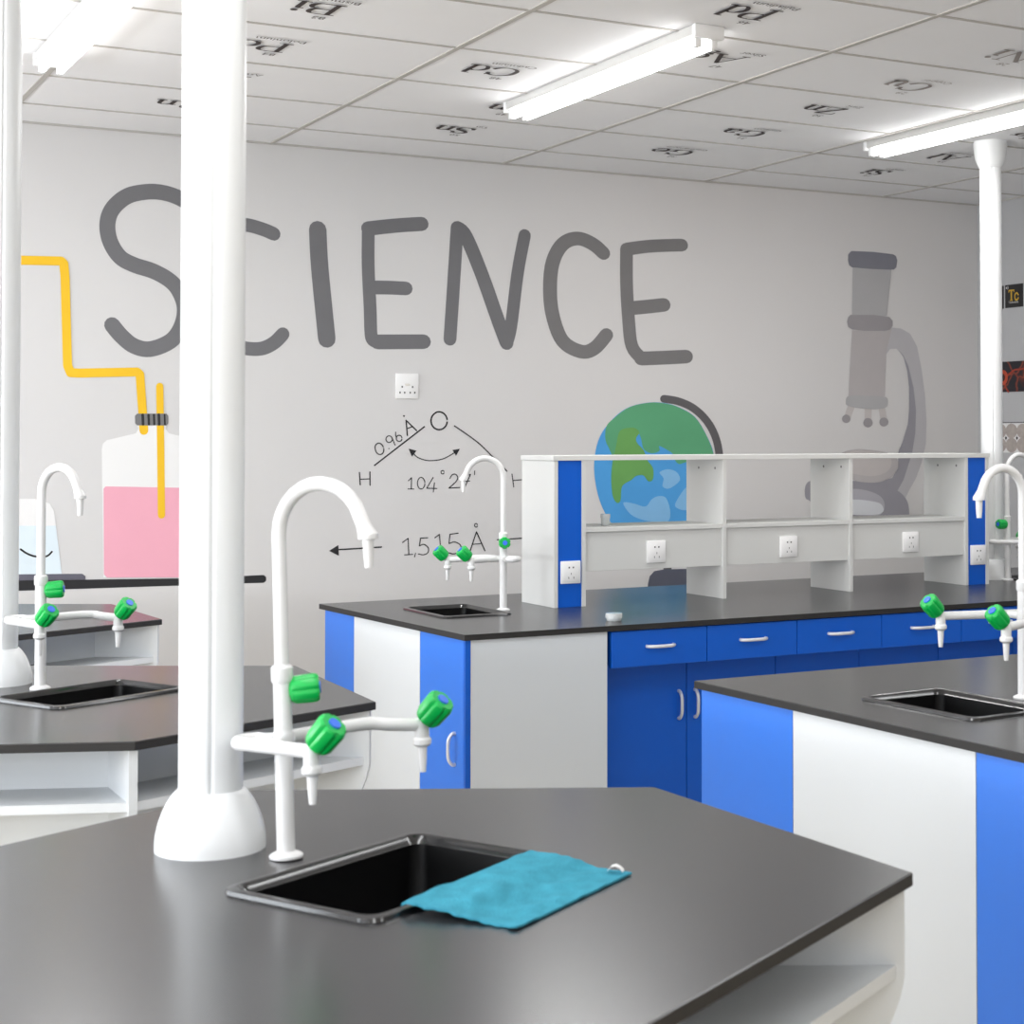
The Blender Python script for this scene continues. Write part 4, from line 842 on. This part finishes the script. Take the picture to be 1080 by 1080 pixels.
# ------------------------------------------------------------------ light
def area_light(name, loc, rot, sx, sy, power, col=(1,1,1)):
    l = bpy.data.lights.new(name, 'AREA'); l.shape = 'RECTANGLE'; l.size = sx; l.size_y = sy; l.energy = power; l.color = col
    o = bpy.data.objects.new(name, l); COL.objects.link(o); o.location = loc; o.rotation_euler = rot; return o
for k, (a, b) in enumerate(WIN):   # daylight in each window opening
    area_light('window_daylight', (XL+.03, (a+b)/2, (WZ0+WZ1)/2), (0, -pi/2, 0), WZ1-WZ0-.1, b-a-.1, (24,33,45,43)[k], (.90,.95,1.0))
    area_light('ground_bounce', (XL+.06, (a+b)/2, WZ0+.25), (0, radians(-140), 0), .5, b-a-.1, (40,56,62,56)[k], (.96,.97,1.0))
for x in (1.125, 2.985, 4.85):     # the light each visible batten throws down into the room
    area_light('batten_lamp', (x, 5.62, CEIL-.079), (0,0,0), 0.08, 1.4, 16, (1.0,1.0,.99))
sp = bpy.data.lights.new('warm_wall_fill', 'SPOT'); sp.energy = 170; sp.color = (1.0,.80,.66); sp.spot_size = radians(38); sp.spot_blend = 1.0; sp.shadow_soft_size = .6  # added spot that warms the back wall; no such fixture in the room
so = bpy.data.objects.new('warm_wall_fill', sp); COL.objects.link(so); so.location = (1.9,2.2,2.5)
so.rotation_euler = (Vector((5.15,YW,1.95))-Vector(so.location)).to_track_quat('-Z','Y').to_euler()
for x, y in ((.6,2.3),(3.0,2.2),(4.9,2.6),(.6,-.6),(3.2,-.6)):   # battens above and behind the camera
    area_light('ceiling_lamp', (x,y,CEIL-.05), (0,0,0), .35, 1.5, 18, (.98,.99,1.0))
wd = bpy.data.worlds.new('world'); bpy.context.scene.world = wd; wd.use_nodes = True
wd.node_tree.nodes['Background'].inputs[0].default_value = (.85,.92,1.0,1); wd.node_tree.nodes['Background'].inputs[1].default_value = 1.5

# ------------------------------------------------------------------ camera
cam = bpy.data.cameras.new('camera'); co = bpy.data.objects.new('camera', cam); COL.objects.link(co)
rt, up, fw = [Vector(v) for v in CAM_AXES]
m4 = Matrix(((rt.x,up.x,-fw.x,0),(rt.y,up.y,-fw.y,0),(rt.z,up.z,-fw.z,CAM_H),(0,0,0,1)))
co.matrix_world = m4
cam.sensor_fit = 'HORIZONTAL'; cam.sensor_width = 36; cam.lens = CAM_F/1080*36
cam.shift_x = (540-CAM_CX)/1080; cam.shift_y = (CAM_CY-540)/1080
cam.clip_start = .05
cam.dof.use_dof = True; cam.dof.focus_distance = 6.4; cam.dof.aperture_fstop = 10
sc = bpy.context.scene; sc.camera = co
sc.view_settings.view_transform = 'Standard'; sc.view_settings.look = 'None'; sc.view_settings.exposure = 0.03
